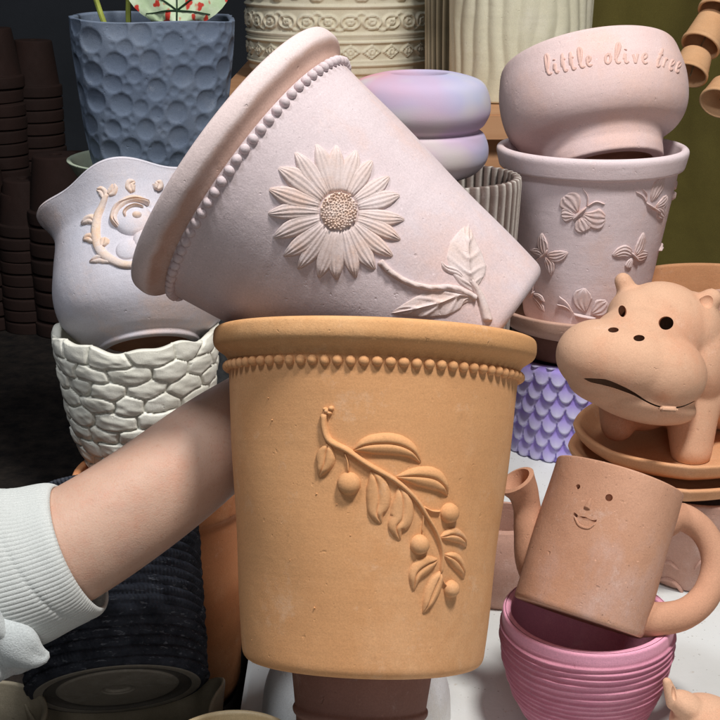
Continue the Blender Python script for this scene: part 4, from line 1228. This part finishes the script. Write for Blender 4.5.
# ------------------------------------------------------------------ the person's arm, cuff and sleeve
body_pts = [(-330, 745, .80, .050), (-220, 690, .82, .048), (-120, 640, .845, .046), (-20, 592, .86, .0445), (60, 552, .870, .0425), (110, 522, .878, .0410), (160, 487, .890, .0400), (205, 451, .905, .0390), (245, 420, .930, .0350), (280, 400, .960, .0285), (305, 392, .980, .0235)]
verts = [P(a, b, c) for a, b, c, r in body_pts]; rads = [(r, r) for *_, r in body_pts]; edges = [(i, i+1) for i in range(len(verts)-1)]
wr = len(verts)-1
def chain(pts, radii, start):
    prev = start
    for p, r in zip(pts, radii):
        verts.append(P(*p)); rads.append((r, r)); edges.append((prev, len(verts)-1)); prev = len(verts)-1
chain([(335, 352, 1.000), (358, 318, 1.002), (374, 296, .995), (386, 282, .985)], [.0135, .0092, .0082, .0070], wr)
chain([(345, 366, 1.004), (384, 338, 1.006), (408, 320, .998), (426, 308, .986)], [.0135, .0095, .0085, .0072], wr)
chain([(348, 382, 1.004), (392, 366, 1.004), (420, 352, .996), (438, 344, .984)], [.0135, .0093, .0083, .0070], wr)
chain([(344, 398, 1.000), (382, 396, .998), (404, 390, .990), (420, 386, .980)], [.0125, .0086, .0076, .0065], wr)
chain([(300, 366, .985), (306, 336, .985), (318, 312, .980)], [.0130, .0102, .0085], wr-1)
me = bpy.data.meshes.new('arm'); me.from_pydata([tuple(p) for p in verts], edges, []); me.update()
o = bpy.data.objects.new('tmp', me); COL.objects.link(o)
sk = o.modifiers.new('skin', 'SKIN'); sk.use_smooth_shade = True
me.skin_vertices[0].data[0].use_root = False
for i, r in enumerate(rads): me.skin_vertices[0].data[i].radius = r; me.skin_vertices[0].data[i].use_root = (i == 0)
ss = o.modifiers.new('sub', 'SUBSURF'); ss.levels = 3; ss.render_levels = 3
dg = bpy.context.evaluated_depsgraph_get(); arm = bpy.data.meshes.new_from_object(o.evaluated_get(dg)); bpy.data.objects.remove(o, do_unlink=True)
person = thing('person', 'person in a pale grey sweatshirt reaching in from the left to hold the ochre pot', 'person')
link('arm', arm, M['skin'], person, 180)
# cuff: ribbed tube
def loft(cs, n, rowsN, disp):
    """cs: list of (px,py,d, r_img, r_depth, angdeg) centre, half size across the arm, half size in depth, rotation of the across direction"""
    a = spline([list(P(c[0], c[1], c[2]))+[c[3], c[4], math.radians(c[5])] for c in cs], rowsN)
    vs, fs = [], []
    for i, row in enumerate(a):
        c = Vector(row[:3]); u = CR*math.cos(row[5])+CU*math.sin(row[5])
        for j in range(n):
            th = 2*PI*j/n; d = disp(i/(rowsN-1), th)
            vs.append(c+u*(row[3]+d)*math.cos(th)+CF*(row[4]+d)*math.sin(th))
    for i in range(rowsN-1):
        for j in range(n):
            k = (j+1) % n; fs.append((i*n+j, (i+1)*n+j, (i+1)*n+k, i*n+k))
    return mesh_from(vs, fs)
def cuffd(u, th):
    e = (1-abs(2*u-1)**8)
    seam = math.exp(-((u-.42-.25*math.sin(th*1.0+2.2))/.022)**2)*.0010
    return .0011*abs(math.sin(th*52))*e+.0012*math.sin(3*th+u*4)-seam-.002*(1-e)*1.0+.0006
me = loft([(77, 548, .871, .0440, .0440, 113), (62, 554, .870, .0455, .0455, 114), (44, 560, .868, .0470, .0470, 113), (20, 566, .865, .0500, .0480, 110), (0, 572, .862, .048, .047, 108)], 1248, 26, cuffd)
me = baked(me, [('SOLIDIFY', dict(thickness=.0022, offset=-1))])
link('cuff', me, M['cuff'], person, 180)
def sld(u, th):
    return .0040*math.sin(4*th+u*9)+.0030*math.sin(7*th-u*15+1)+.0035*math.sin(u*22+2*math.sin(th))*math.exp(-u*1.2)+.0004*math.sin(13*th+u*30)
me = loft([(2, 574, .862, .0460, .044, 110), (4, 572, .862, .0560, .052, 110), (-14, 580, .860, .0620, .057, 112), (-40, 590, .855, .066, .058, 114), (-120, 630, .84, .072, .062, 118), (-240, 690, .82, .080, .068, 120), (-340, 745, .80, .088, .072, 120)], 220, 120, sld)
me = baked(me, [('SOLIDIFY', dict(thickness=.003, offset=-1))])
link('sleeve', me, M['sleeve'], person, 180)
# drooping fold of jersey under the cuff
v, f = [], []
fold = spline([tuple(P(*a)) for a in ((-30, 622, .835), (-5, 636, .830), (16, 646, .828), (34, 654, .830), (48, 657, .832))], 30)
rf = spline([(.022,), (.019,), (.015,), (.009,), (.0025,)], 30)[:, 0]
def fd(u, a): return .0015*math.sin(2*a+u*4)+.0007*math.sin(3*a-u*6)
link('sleeve_fold', tube_mesh([tuple(x) for x in fold], rf, 40, flat=.8, disp=fd), M['sleeve'], person, 180)

# ------------------------------------------------------------------ camera, light, world
cam = bpy.data.cameras.new('camera'); co = bpy.data.objects.new('camera', cam); COL.objects.link(co)
co.location = CAM; co.rotation_euler = (math.radians(90)-PITCH, 0, 0)
cam.sensor_width = 36; cam.lens = FPX/720*36; cam.clip_start = .05; cam.clip_end = 50
scene.camera = co
def area(name, loc, target, size, power, color):
    l = bpy.data.lights.new(name, 'AREA'); l.shape = 'DISK'; l.size = size; l.energy = power; l.color = color
    o = bpy.data.objects.new(name, l); COL.objects.link(o); o.location = loc
    o.rotation_euler = (Vector(target)-Vector(loc)).to_track_quat('-Z', 'Y').to_euler(); return o
area('key_lamp', (.50, .36, 2.2), (.1, 1.15, .25), .34, 49, (1, .965, .92))
area('side_fill', (-.55, .35, 1.9), (-.1, 1.0, .2), .3, 12.5, (.93, .96, 1))  # cool fill added at upper left to brighten vase, cuff and arm
area('front_fill', (.1, -.7, .75), (.1, 1, .2), .9, 3.9, (1, .98, .96))  # broad soft fill added from behind the camera to lift the shadows
w = bpy.data.worlds.new('World'); scene.world = w; w.use_nodes = True
w.node_tree.nodes['Background'].inputs[0].default_value = (.75, .82, 1, 1); w.node_tree.nodes['Background'].inputs[1].default_value = .035
vs_ = scene.view_settings; vs_.view_transform = 'Standard'; vs_.look = 'None'; vs_.gamma = 1; vs_.exposure = 0; vs_.use_curve_mapping = False
